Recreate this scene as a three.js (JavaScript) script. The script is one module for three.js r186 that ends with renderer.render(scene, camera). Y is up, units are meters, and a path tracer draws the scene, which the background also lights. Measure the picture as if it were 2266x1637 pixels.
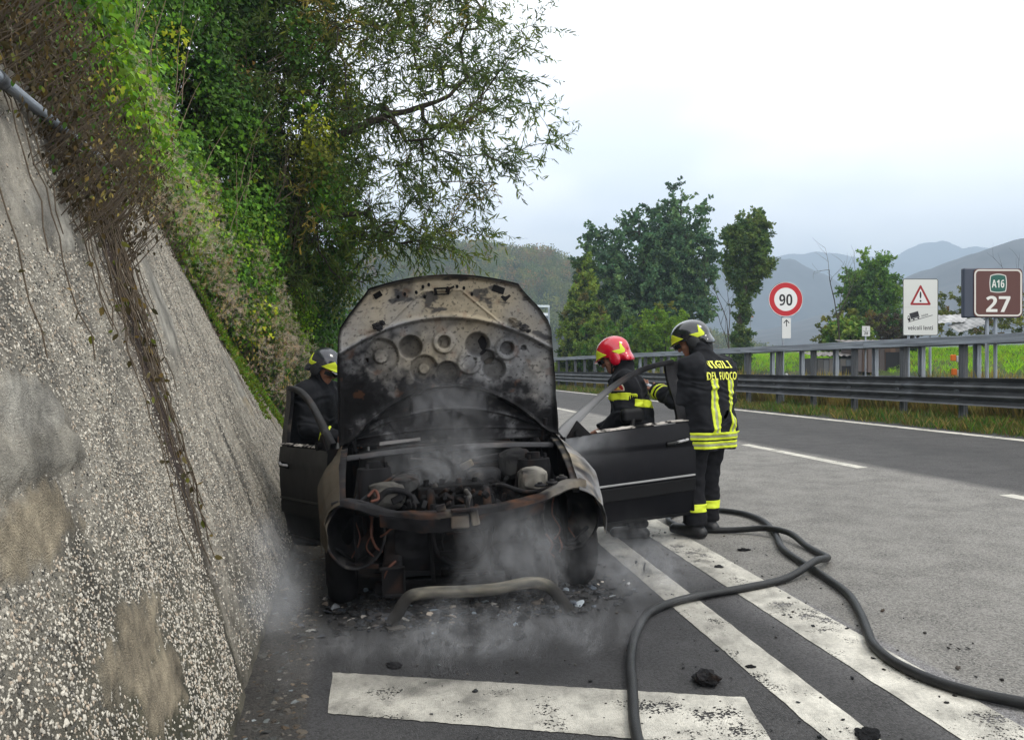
import * as THREE from 'three';
import { RoundedBoxGeometry } from 'three/addons/geometries/RoundedBoxGeometry.js';
import { ImprovedNoise } from 'three/addons/math/ImprovedNoise.js';
import { mergeGeometries } from 'three/addons/utils/BufferGeometryUtils.js';

// ------------------------------------------------------------------ camera, sky, sun, exposure
// The road runs along -z. x grows to the right across the carriageway, which is banked 4.5 %. All units metres.
const scene = new THREE.Scene();
const camera = new THREE.PerspectiveCamera(46.61, 1024 / 739, 0.1, 9000);
camera.position.set(0, 1.5, 0);
camera.rotation.order = 'YXZ';
camera.rotation.y = THREE.MathUtils.degToRad(-10.67);
camera.rotation.x = THREE.MathUtils.degToRad(-0.1);

const renderer = new THREE.WebGLRenderer({ antialias: true });
renderer.setSize(1024, 739);
renderer.toneMapping = THREE.LinearToneMapping;
renderer.toneMappingExposure = 1.36;
renderer.shadowMap.enabled = true;

const noise3 = new ImprovedNoise();
const N = (x, y = 0, z = 0) => noise3.noise(x, y, z);
const fbm = (x, y, z = 0, o = 4) => { let s = 0, a = 0.5, t = 0; for (let i = 0; i < o; i++) { s += a * N(x, y, z); t += a; a *= 0.5; x = x * 2.03 + 17.1; y = y * 2.03 + 5.7; z = z * 2.03 + 9.2; } return s / t; };
const { clamp, lerp, smoothstep } = THREE.MathUtils;
const sst = (a, b, x) => { const t = clamp((x - a) / (b - a), 0, 1); return t * t * (3 - 2 * t); };
const interp = (tab, x) => { if (x <= tab[0][0]) return tab[0][1]; for (let i = 1; i < tab.length; i++) if (x < tab[i][0]) { const t = (x - tab[i - 1][0]) / (tab[i][0] - tab[i - 1][0]); return lerp(tab[i - 1][1], tab[i][1], t); } return tab[tab.length - 1][1]; };
const rngOf = (seed) => () => { seed = (seed + 0x6d2b79f5) | 0; let t = Math.imul(seed ^ (seed >>> 15), 1 | seed); t = (t + Math.imul(t ^ (t >>> 7), 61 | t)) ^ t; return ((t ^ (t >>> 14)) >>> 0) / 4294967296; };
const V = (x, y, z) => new THREE.Vector3(x, y, z);

{ // overcast sky: thin bright cloud with faint grey bands
  const W = 1024, H = 512, data = new Float32Array(W * H * 4);
  for (let j = 0; j < H; j++) {
    const el = ((j + 0.5) / H - 0.5) * Math.PI, y = Math.sin(el);
    for (let i = 0; i < W; i++) {
      const az = ((i + 0.5) / W - 0.5) * 2 * Math.PI, x = Math.cos(az) * Math.cos(el), z = Math.sin(az) * Math.cos(el);
      const k = 1 / (Math.max(y, 0) + 0.22);
      const n = fbm(x * k * 1.1 + 3, z * k * 1.1 + 8, y * 2, 5), n2 = fbm(x * k * 2.6 - 4, z * k * 2.6, 3, 4);
      const band = sst(0.02, 0.5, n + 0.35 * n2);
      let L = (1.72 - 0.3 * sst(0.15, 0.9, y)) * (1 - 0.18 * band);
      if (y < 0) L = 0.55;
      const blue = 0.004 + 0.06 * band;
      const o = (j * W + i) * 4;
      data[o] = L * (1 - blue); data[o + 1] = L * (1 - 0.35 * blue); data[o + 2] = L * (1 + 0.75 * blue); data[o + 3] = 1;
    }
  }
  const sky = new THREE.DataTexture(data, W, H, THREE.RGBAFormat, THREE.FloatType);
  sky.mapping = THREE.EquirectangularReflectionMapping; sky.magFilter = THREE.LinearFilter; sky.needsUpdate = true;
  scene.background = sky; scene.environment = sky;
}
const sun = new THREE.DirectionalLight(new THREE.Color(1, 0.96, 0.86), 1.35);
sun.name = 'sun';
sun.position.set(30, 60, 12); sun.target.position.set(1, 0, -6);
sun.castShadow = true; sun.shadow.radius = 28; sun.shadow.mapSize.set(2048, 2048);
Object.assign(sun.shadow.camera, { left: -40, right: 60, top: 60, bottom: -40, near: 1, far: 260 });
scene.add(sun, sun.target);
scene.fog = new THREE.FogExp2(new THREE.Color(0.64, 0.81, 1.0), 0.0008);

// ------------------------------------------------------------------ helpers
const used = {};
const numbered = (name) => { const n = used[name] = (used[name] ?? -1) + 1; return n ? `${name}_${String(n).padStart(3, '0')}` : name; };
function tag(o, label, category, group, kind) { o.userData.label = label; if (category) o.userData.category = category; if (group) o.userData.group = group; if (kind) o.userData.kind = kind; return o; }
function thing(name, label, category, [x, y, z] = [0, 0, 0], turn = 0, group) {
  const o = new THREE.Group(); o.name = numbered(name); o.position.set(x, y, z); o.rotation.y = turn; tag(o, label, category, group); scene.add(o); return o;
}
function part(name, geo, mat, parent, label) {
  const m = new THREE.Mesh(Array.isArray(geo) ? merge(geo) : geo, mat); m.name = parent === scene ? numbered(name) : name; m.castShadow = m.receiveShadow = true; if (label) m.userData.label = label; parent.add(m); return m;
}
const parts = (name, list, m, parent) => list.forEach((g) => part(name, g, m, parent));
function structure(name, geo, mat) { const m = part(name, geo, mat, scene); m.userData.kind = 'structure'; return m; }
function merge(list) {
  list = list.map((g) => (g.index ? g.toNonIndexed() : g));
  const names = ['position', 'normal', 'uv', 'color'].filter((n) => n !== 'color' ? true : list.some((g) => g.attributes.color));
  for (const g of list) {
    for (const k of Object.keys(g.attributes)) if (!names.includes(k)) g.deleteAttribute(k);
    const c = g.attributes.position.count;
    if (!g.attributes.normal) g.computeVertexNormals();
    if (!g.attributes.uv) g.setAttribute('uv', new THREE.BufferAttribute(new Float32Array(c * 2), 2));
    if (names.includes('color') && !g.attributes.color) g.setAttribute('color', new THREE.BufferAttribute(new Float32Array(c * 3).fill(1), 3));
  }
  return list.length === 1 ? list[0] : mergeGeometries(list);
}
const box = (w, h, d, x = 0, y = 0, z = 0, rx = 0, ry = 0, rz = 0, r) => {
  const g = new RoundedBoxGeometry(w, h, d, 2, r ?? Math.min(w, h, d) * 0.22); g.rotateX(rx); g.rotateY(ry); g.rotateZ(rz); g.translate(x, y, z); return g;
};
const cyl = (r1, r2, h, x = 0, y = 0, z = 0, rx = 0, ry = 0, rz = 0, seg = 20) => { const g = new THREE.CylinderGeometry(r1, r2, h, seg); g.rotateX(rx); g.rotateY(ry); g.rotateZ(rz); g.translate(x, y, z); return g; };
const tube = (pts, r, seg = 24, rad = 8) => { // closed ends
  const curve = new THREE.CatmullRomCurve3(pts.map((p) => V(...p)));
  const g = new THREE.TubeGeometry(curve, seg, r, rad), caps = [g];
  for (const t of [0, 1]) { const s = new THREE.SphereGeometry(r, rad, 6); const p = curve.getPoint(t); s.translate(p.x, p.y, p.z); caps.push(s); }
  return merge(caps);
};
const bar = (a, b, r, r2 = r, seg = 7) => { // tapered rod from a to b
  const A = V(...a), B = V(...b), L = A.distanceTo(B), g = new THREE.CylinderGeometry(r2, r, L, seg);
  g.applyQuaternion(new THREE.Quaternion().setFromUnitVectors(V(0, 1, 0), B.clone().sub(A).normalize())); g.translate((A.x + B.x) / 2, (A.y + B.y) / 2, (A.z + B.z) / 2); return g;
};
// a sheet of nu x nv cells; fn(u, v, i, j) returns { p:[x,y,z], c:[r,g,b], uv:[..], skip }
function sheet(nu, nv, fn, flip = false) {
  const pos = [], col = [], uv = [], idx = [], skip = []; let colored = false;
  for (let j = 0; j <= nv; j++) for (let i = 0; i <= nu; i++) {
    const r = fn(i / nu, j / nv, i, j); pos.push(...r.p); if (r.c) { colored = true; col.push(...r.c); } uv.push(...(r.uv ?? [i / nu, j / nv])); skip.push(!!r.skip);
  }
  for (let j = 0; j < nv; j++) for (let i = 0; i < nu; i++) {
    const a = j * (nu + 1) + i, b = a + 1, c = a + nu + 1, d = c + 1;
    if (skip[a] || skip[b] || skip[c] || skip[d]) continue;
    if (flip) idx.push(a, d, b, a, c, d); else idx.push(a, b, d, a, d, c);
  }
  const g = new THREE.BufferGeometry();
  g.setAttribute('position', new THREE.Float32BufferAttribute(pos, 3)); g.setAttribute('uv', new THREE.Float32BufferAttribute(uv, 2));
  if (colored) g.setAttribute('color', new THREE.Float32BufferAttribute(col, 3));
  g.setIndex(idx); g.computeVertexNormals(); return g;
}
// gives a sheet thickness t (behind its normals), with its rims closed
function solid(g, t) {
  const p = g.attributes.position, n = g.attributes.normal, u = g.attributes.uv, c = g.attributes.color, cnt = p.count;
  const P = [], U = [], C = [], I = [], edges = new Map();
  for (let s = 0; s < 2; s++) for (let i = 0; i < cnt; i++) {
    P.push(p.getX(i) - s * t * n.getX(i), p.getY(i) - s * t * n.getY(i), p.getZ(i) - s * t * n.getZ(i)); U.push(u.getX(i), u.getY(i)); if (c) C.push(c.getX(i), c.getY(i), c.getZ(i));
  }
  const ix = g.index.array;
  for (let k = 0; k < ix.length; k += 3) {
    const [a, b, d] = [ix[k], ix[k + 1], ix[k + 2]]; I.push(a, b, d, cnt + a, cnt + d, cnt + b);
    for (const [m, q] of [[a, b], [b, d], [d, a]]) { const key = m < q ? m * 1e6 + q : q * 1e6 + m; if (edges.has(key)) edges.set(key, null); else edges.set(key, [m, q]); }
  }
  const out = new THREE.BufferGeometry();
  // the rim gets vertices of its own so that its edge stays sharp
  for (const e of edges.values()) if (e) {
    const [m, q] = e, base = P.length / 3;
    for (const v of [m, q, cnt + q, cnt + m]) { P.push(P[v * 3], P[v * 3 + 1], P[v * 3 + 2]); U.push(U[v * 2], U[v * 2 + 1]); if (c) C.push(C[v * 3], C[v * 3 + 1], C[v * 3 + 2]); }
    I.push(base, base + 2, base + 1, base, base + 3, base + 2);
  }
  out.setAttribute('position', new THREE.Float32BufferAttribute(P, 3)); out.setAttribute('uv', new THREE.Float32BufferAttribute(U, 2)); if (c) out.setAttribute('color', new THREE.Float32BufferAttribute(C, 3));
  out.setIndex(I); out.computeVertexNormals(); return out;
}
function extrude(pts, depth, bevel = 0.006) { // outline in x, y; thickness along z, centred
  const s = new THREE.Shape(pts.map(([x, y]) => new THREE.Vector2(x, y)));
  const g = new THREE.ExtrudeGeometry(s, { depth: depth - 2 * bevel, bevelEnabled: bevel > 0, bevelSize: bevel, bevelThickness: bevel, bevelSegments: 2, curveSegments: 10 });
  g.translate(0, 0, -depth / 2 + bevel); return g;
}
// isosurface of field < 0 on a grid (surface nets)
function isosurface(field, lo, hi, cell) {
  const n = [0, 1, 2].map((k) => Math.ceil((hi[k] - lo[k]) / cell) + 1), [nx, ny, nz] = n, val = new Float32Array(nx * ny * nz), id = new Int32Array(nx * ny * nz).fill(-1);
  const at = (i, j, k) => i + nx * (j + ny * k), pos = [], idx = [];
  for (let k = 0; k < nz; k++) for (let j = 0; j < ny; j++) for (let i = 0; i < nx; i++) val[at(i, j, k)] = field(lo[0] + i * cell, lo[1] + j * cell, lo[2] + k * cell);
  const E = [[0, 1], [0, 2], [0, 4], [1, 3], [1, 5], [2, 3], [2, 6], [3, 7], [4, 5], [4, 6], [5, 7], [6, 7]];
  for (let k = 0; k < nz - 1; k++) for (let j = 0; j < ny - 1; j++) for (let i = 0; i < nx - 1; i++) {
    const c = []; let m = 0;
    for (let b = 0; b < 8; b++) { const v = val[at(i + (b & 1), j + ((b >> 1) & 1), k + (b >> 2))]; c.push(v); if (v < 0) m |= 1 << b; }
    if (m === 0 || m === 255) continue;
    let x = 0, y = 0, z = 0, q = 0;
    for (const [a, b] of E) if ((c[a] < 0) !== (c[b] < 0)) {
      const t = c[a] / (c[a] - c[b]); x += lerp(a & 1, b & 1, t); y += lerp((a >> 1) & 1, (b >> 1) & 1, t); z += lerp(a >> 2, b >> 2, t); q++;
    }
    id[at(i, j, k)] = pos.length / 3; pos.push(lo[0] + (i + x / q) * cell, lo[1] + (j + y / q) * cell, lo[2] + (k + z / q) * cell);
  }
  const quad = (a, b, c, d, f) => { if (a < 0 || b < 0 || c < 0 || d < 0) return; if (f) idx.push(a, b, c, a, c, d); else idx.push(a, c, b, a, d, c); };
  for (let k = 1; k < nz - 1; k++) for (let j = 1; j < ny - 1; j++) for (let i = 1; i < nx - 1; i++) {
    const s = val[at(i, j, k)] < 0;
    if (s !== val[at(i + 1, j, k)] < 0) quad(id[at(i, j - 1, k - 1)], id[at(i, j, k - 1)], id[at(i, j, k)], id[at(i, j - 1, k)], s);
    if (s !== val[at(i, j + 1, k)] < 0) quad(id[at(i - 1, j, k - 1)], id[at(i - 1, j, k)], id[at(i, j, k)], id[at(i, j, k - 1)], s);
    if (s !== val[at(i, j, k + 1)] < 0) quad(id[at(i - 1, j - 1, k)], id[at(i, j - 1, k)], id[at(i, j, k)], id[at(i - 1, j, k)], s);
  }
  const g = new THREE.BufferGeometry(), e = cell * 0.5, nor = [];
  for (let i = 0; i < pos.length; i += 3) {
    const [x, y, z] = [pos[i], pos[i + 1], pos[i + 2]], v = V(field(x + e, y, z) - field(x - e, y, z), field(x, y + e, z) - field(x, y - e, z), field(x, y, z + e) - field(x, y, z - e)).normalize();
    nor.push(v.x, v.y, v.z);
  }
  g.setAttribute('position', new THREE.Float32BufferAttribute(pos, 3)); g.setAttribute('normal', new THREE.Float32BufferAttribute(nor, 3));
  g.setAttribute('uv', new THREE.Float32BufferAttribute(new Float32Array(pos.length / 3 * 2), 2)); g.setIndex(idx); return g;
}
// copies of one geometry: list of { p, q, s, c }
function scatter(name, geo, mat, list, parent) {
  const m = new THREE.InstancedMesh(geo, mat, list.length), M = new THREE.Matrix4(), c = new THREE.Color(), S = V(1, 1, 1);
  list.forEach((l, i) => { if (typeof l.s === 'number') S.setScalar(l.s); else S.set(...l.s); M.compose(l.p, l.q, S); m.setMatrixAt(i, M); if (l.c) m.setColorAt(i, c.setRGB(...l.c)); });
  m.name = parent === scene ? numbered(name) : name; m.castShadow = m.receiveShadow = true; parent.add(m); return m;
}
const qUp = (dir, spin) => { const q = new THREE.Quaternion().setFromUnitVectors(V(0, 1, 0), dir.clone().normalize()); return q.multiply(new THREE.Quaternion().setFromAxisAngle(V(0, 1, 0), spin)); };
const randDir = (r) => { const z = r() * 2 - 1, a = r() * 6.2832, s = Math.sqrt(1 - z * z); return V(s * Math.cos(a), z, s * Math.sin(a)); };

// ------------------------------------------------------------------ textures (tileable) and materials
function tex(n, fn, srgb = false) {
  const d = new Uint8Array(n * n * 4);
  for (let j = 0; j < n; j++) for (let i = 0; i < n; i++) { const r = fn(i / n, j / n, i, j), o = (j * n + i) * 4; for (let k = 0; k < 3; k++) d[o + k] = clamp((typeof r === 'number' ? r : r[k]) * 255, 0, 255); d[o + 3] = 255; }
  const t = new THREE.DataTexture(d, n, n, THREE.RGBAFormat); t.wrapS = t.wrapT = THREE.RepeatWrapping; t.magFilter = THREE.LinearFilter; t.needsUpdate = true; if (srgb) t.colorSpace = THREE.SRGBColorSpace; return t;
}
const rep = (t, x, y = x) => { const c = t.clone(); c.repeat.set(x, y); c.needsUpdate = true; return c; };
const hash = (x, y, s) => { let h = Math.imul(x | 0, 374761393) ^ Math.imul(y | 0, 668265263) ^ Math.imul(s | 0, 2147483647 - 5); h = Math.imul(h ^ (h >>> 13), 1274126177); return ((h ^ (h >>> 16)) >>> 0) / 4294967296; };
const vn = (u, v, f, s) => { const x = u * f, y = v * f, i = Math.floor(x), j = Math.floor(y), a = x - i, b = y - j, p = a * a * (3 - 2 * a), q = b * b * (3 - 2 * b), m = (k) => ((k % f) + f) % f; return lerp(lerp(hash(m(i), m(j), s), hash(m(i + 1), m(j), s), p), lerp(hash(m(i), m(j + 1), s), hash(m(i + 1), m(j + 1), s), p), q); };
const tfbm = (u, v, f, o, s) => { let a = 0.5, t = 0, r = 0; for (let k = 0; k < o; k++) { r += a * vn(u, v, f, s + k); t += a; a *= 0.5; f *= 2; } return r / t; };
const cellular = (u, v, f, s) => { const x = u * f, y = v * f, i = Math.floor(x), j = Math.floor(y); let d1 = 9, d2 = 9, id = 0; for (let a = -1; a < 2; a++) for (let b = -1; b < 2; b++) { const ii = ((i + a) % f + f) % f, jj = ((j + b) % f + f) % f, dx = i + a + hash(ii, jj, s) - x, dy = j + b + hash(ii, jj, s + 1) - y, d = Math.hypot(dx, dy); if (d < d1) { d2 = d1; d1 = d; id = hash(ii, jj, s + 2); } else if (d < d2) d2 = d; } return [d1, d2, id]; };
const texAsphalt = tex(1024, (u, v) => { const [d1, d2, id] = cellular(u, v, 190, 3), g = 0.62 + 0.46 * sst(0.02, 0.3, d2 - d1) * (id - 0.42) * 2 + 0.5 * (tfbm(u, v, 8, 5, 9) - 0.5) + 0.3 * (tfbm(u, v, 300, 2, 19) - 0.5); return [g * 1.01, g, g * 0.98]; });
const texAsphaltBump = tex(1024, (u, v) => { const [d1, d2, id] = cellular(u, v, 190, 3); return 0.3 + 0.5 * sst(0, 0.35, d2 - d1) * (0.5 + 0.5 * id); });
const texRough = tex(512, (u, v) => 0.35 + 0.65 * tfbm(u, v, 8, 6, 31));
const texGrain = tex(512, (u, v) => 0.25 * tfbm(u, v, 6, 3, 41) + 0.45 * tfbm(u, v, 60, 3, 51) + 0.3 * vn(u, v, 256, 61));
const texMottle = tex(512, (u, v) => { const g = 0.55 + 0.9 * (tfbm(u, v, 5, 6, 71) - 0.5) + 0.25 * (vn(u, v, 200, 81) - 0.5); return [g, g, g]; });
const texWorn = tex(1024, (u, v) => { // paint left (white) and chipped (black)
  const w = tfbm(u, v, 10, 6, 91), [d1, d2] = cellular(u, v, 40, 95), crack = sst(0.0, 0.05, d2 - d1), fine = tfbm(u, v, 220, 2, 97);
  return sst(0.385, 0.455, w * 0.6 + fine * 0.32 + 0.08 * crack + 0.03); });
const texPaint = tex(512, (u, v) => { const g = 0.72 + 0.5 * (tfbm(u, v, 7, 6, 101) - 0.5) + 0.3 * (tfbm(u, v, 128, 2, 105) - 0.5); return [g, g * 0.985, g * 0.95]; });
const mat = (color, roughness = 0.8, more = {}) => { const { ...o } = more, m = new (o.transmission || o.clearcoat || o.sheen || o.specularIntensity !== undefined ? THREE.MeshPhysicalMaterial : THREE.MeshStandardMaterial)({ roughness, side: THREE.DoubleSide, ...o }); m.color.setRGB(...color); return m; };
const vcol = (roughness = 0.85, more = {}) => mat([1, 1, 1], roughness, { vertexColors: true, ...more });
const leafMat = (t = 0.4) => mat([1, 1, 1], 0.96, { transmission: t, thickness: 0, specularIntensity: 0.4 });
const grainBump = rep(texGrain, 1), galv = mat([0.52, 0.57, 0.64], 0.5, { metalness: 0.3, map: rep(texMottle, 1.2), bumpMap: grainBump, bumpScale: 0.0015 });
const galvDull = mat([0.17, 0.18, 0.195], 0.6, { metalness: 0.2, map: rep(texMottle, 0.9), bumpMap: grainBump, bumpScale: 0.002 });
const woodMat = mat([0.09, 0.07, 0.05], 0.95, { map: rep(texMottle, 2) });
const twigMat = mat([0.10, 0.075, 0.05], 0.95), twigPale = mat([0.26, 0.19, 0.13], 0.95);

// ------------------------------------------------------------------ ground, roads, markings
const roadY = (x) => 0.045 * (x - 0.7);
const XW = -0.49;                                            // foot of the retaining wall
const batter = (d) => interp([[0, 0.24], [2, 0.26], [4.25, 0.29], [7, 0.4], [10.1, 0.51], [12, 0.625], [15, 0.7], [20, 0.75]], d);
const wallTop = (d) => interp([[0, 2.45], [4.25, 2.6], [8, 3.05], [10.1, 3.2], [12, 2.6], [13.5, 1.6], [15, 0.8]], d);
function terrainY(x, d) {
  if (x < XW - 0.1) {                                        // bank behind the wall
    const run = XW - 0.1 - x, b = batter(d), top = wallTop(d), wallRun = top * b;
    if (run < wallRun) return run / b - 0.35;
    const up = (run - wallRun) * 1.9;
    return top - 0.5 + Math.min(up, 7.5 + 0.04 * up) + 0.5 * fbm(x * 0.3, d * 0.3, 1, 3);
  }
  if (x < 11.4) return roadY(x) - 0.06;
  const e = roadY(11.4) - 0.06;
  const far = interp([[11.4, 0], [12.9, 0.22], [13.4, 0.12], [20.5, 0.2], [21.4, 0.85], [24, 1.35], [30, 1.95], [42, 2.4], [90, 3.0], [400, 6], [4000, 10]], x);
  return e + far + 0.09 * fbm(x * 0.7, d * 0.7, 4, 3) * sst(11.6, 12.4, x);
}
{
  const xs = [], ds = [];
  for (const x of [-1500, -900, -600, -250, -120, -60, -40, -30, -24, -20, -17, -14.5, -12.5, -11]) xs.push(x);
  for (let x = -10; x < -0.5; x += 0.35) xs.push(x);
  xs.push(-0.592, -0.5); for (let x = 0; x <= 11; x += 1) xs.push(x);
  for (let x = 11.4; x < 34; x += 0.3) xs.push(x); for (let x = 35; x < 2300; x *= 1.22) xs.push(x);
  for (let d = -4; d < 40; d += 0.4) ds.push(d); for (let d = 40; d < 3100; d *= 1.1) ds.push(d);
  const c0 = [0.03, 0.042, 0.016], grass = [0.075, 0.12, 0.018], dry = [0.17, 0.13, 0.07], road = [0.09, 0.09, 0.092];
  const g = sheet(xs.length - 1, ds.length - 1, (u, v, i, j) => {
    const x = xs[i], d = ds[j], n = fbm(x * 0.5, d * 0.5, 7, 4);
    let c = x < 0 ? c0 : x < 11.2 ? [0.05, 0.045, 0.035] : x < 13.3 ? dry : x < 20.6 ? road : grass.map((k, q) => lerp(k, dry[q], sst(0.05, 0.5, n)));
    c = c.map((k) => k * (1 + 0.5 * n));
    return { p: [x, terrainY(x, d), -d], c, uv: [x, d] };
  });
  structure('terrain', g, vcol(1, { map: rep(texMottle, 0.4), bumpMap: rep(texGrain, 0.7), bumpScale: 0.03 }));
}
// how thick soot and water lie on the asphalt round the wreck, 0..1
const soot = (x, d) => {
  const n = fbm(x * 1.3, d * 1.3, 2, 4), r = Math.hypot((x - 0.7) / 1.65, (d - 6.4) / 2.5) + 0.45 * n;
  return clamp(1.12 - sst(0.45, 1.6, r) - 0.02, 0, 1);
};
{
  const xs = [], ds = [1.2];
  for (let x = -0.62; x < 4; x += 0.05) xs.push(x); for (let x = 4; x <= 11.45; x += 0.24) xs.push(x);
  while (ds[ds.length - 1] < 14) ds.push(ds[ds.length - 1] + 0.055); while (ds[ds.length - 1] < 400) ds.push(ds[ds.length - 1] * 1.03);
  const g = sheet(xs.length - 1, ds.length - 1, (u, v, i, j) => {
    const x = xs[i], d = ds[j], n = fbm(x * 0.9, d * 0.35, 3, 4), seam = 6.43 + 0.012 * (d - 7) / 6;
    const strip = sst(-0.16, -0.22, x + 0.05 * fbm(d * 2, x, 5, 3));
    let c = x < seam ? lerp(0.08, 0.305, sst(2.15, 2.75, x + 0.15 * fbm(x * 2, d * 1.2, 6, 3))) : 0.088;
    if (x < seam) c *= 0.96 + 0.22 * n; else c *= 1 + 0.25 * n - 0.2 * Math.exp(-(((x - 8.3) / 0.5) ** 2));   // wheel track
    const s = soot(x, d); c = lerp(c, 0.02 + 0.014 * fbm(x * 6, d * 6, 1, 3), 0.93 * s);
    let rgb = [c * 1.02, c * 0.975, x < seam ? c * 0.9 : c * 0.96]; if (s > 0) rgb = rgb.map((k, q) => k * (1 + 0.1 * s * [-0.2, 0, 0.8][q]));
    if (x < 2.7) rgb = rgb.map((k, q) => k * [0.98, 0.99, 1.08][q]);
    if (strip > 0) { const e = 0.045 + 0.03 * fbm(x * 9, d * 9, 8, 4); rgb = rgb.map((k, q) => lerp(k, e * [1.1, 1, 0.9][q], strip)); }
    return { p: [x, roadY(x) + 0.012 * strip * (1 + fbm(x * 20, d * 20, 9, 3)), -d], c: rgb, uv: [x, d] };
  });
  structure('road', g, vcol(0.88, { map: rep(texAsphalt, 1 / 1.8), bumpMap: rep(texAsphaltBump, 1 / 1.8), bumpScale: 0.006 }));
  const far = sheet(10, 60, (u, v) => { const x = 13.5 + 7 * u, d = -2 + 400 * v * v; return { p: [x, terrainY(x, d) + 0.05, -d], uv: [x, d] }; });
  structure('opposite_road', far, mat([0.11, 0.11, 0.11], 0.9, { map: rep(texAsphalt, 0.5) }));
}
const paintMat = vcol(0.8, { map: rep(texPaint, 1 / 1.3), alphaMap: rep(texWorn, 1 / 1.7), alphaTest: 0.5, bumpMap: rep(texAsphaltBump, 1 / 1.8), bumpScale: 0.004 });
// worn painted band through the points a..b (left rim) and e..f (right rim), in (x, d)
function marking(name, l0, r0, l1, r1, label, nu = 14, nv = 90, dirt = 1) {
  const g = sheet(nu, nv, (u, v) => {
    const jl = 0.013 * fbm(v * 40, 1, u * 2, 4);
    const x = lerp(lerp(l0[0], r0[0], u), lerp(l1[0], r1[0], u), v) + jl, d = lerp(lerp(l0[1], r0[1], u), lerp(l1[1], r1[1], u), v) + jl;
    const s = soot(x, d) * 0.82, n = fbm(x * 5, d * 5, 11, 4), k = 0.82 * (1 - 0.55 * dirt * sst(-0.05, 0.5, n)) * (1 - 0.25 * dirt * sst(0.0, 0.4, fbm(x * 23, d * 9, 5, 3))) * (1 - 0.93 * s);
    return { p: [x, roadY(x) + 0.004, -d], c: [k, k * 0.965, k * 0.875], uv: [x, d] };
  }, false);
  const m = structure(name, g, paintMat); m.userData.label = label; return m;
}
marking('road_marking', [-0.10, 3.90], [-0.09, 4.42], [1.60, 3.03], [1.71, 3.53], 'broad white bar across the shoulder in front of the wreck', 22, 110);
marking('road_marking', [1.755, 1.6], [1.95, 1.6], [2.095, 8.6], [2.30, 8.6], 'inner long white stripe nearest the wreck', 12, 150);
marking('road_marking', [2.25, 1.6], [2.55, 1.6], [2.61, 9.8], [2.89, 9.8], 'outer long white stripe under the kinked hose', 14, 170);
for (const [d0, d1, l] of [[9.75, 13.1, 'white lane dash beside the firefighter in the lettered jacket'], [4.0, 7.4, 'white lane dash nearest the camera'], [16.5, 20, 'third white lane dash up the road'], [23, 26.5, 'fourth white lane dash up the road'], [29.5, 33, 'farthest white lane dash up the road']]) marking('road_marking', [6.23, d0], [6.38, d0], [6.27, d1], [6.42, d1], l, 4, 30, 0.3);
marking('road_marking', [9.86, 1], [10.04, 1], [9.86, 150], [10.04, 150], 'continuous white edge line along the verge', 4, 200, 0.3);

// ------------------------------------------------------------------ retaining wall of concrete panels with embedded stones
const wallP = (d, y, out = 0) => { const b = batter(d), k = 1 / Math.hypot(1, b); return [XW - b * y + out * k, y + out * b * k, -d]; };
const plaster = (d, y) => { // smooth cement patches without stones: 0..1
  let m = 0;
  for (const [pd, py, rd, ry] of [[2.86, 0.62, 0.34, 0.13], [3.02, 0.44, 0.32, 0.11], [2.52, 1.4, 0.27, 0.085], [2.36, 1.09, 0.26, 0.1], [3.3, 2.05, 0.3, 0.1], [5.6, 1.9, 0.3, 0.35], [9.2, 1.35, 0.3, 0.35], [12.6, 1.1, 0.5, 0.3]])
    m = Math.max(m, 1 - sst(0.75, 1.15, Math.hypot((d - pd) / rd, (y - py) / ry) + 0.9 * fbm(d * 5, y * 5, pd, 4) + 0.7 * fbm(d * 17, y * 17, pd, 3)));
  return m;
};
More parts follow.
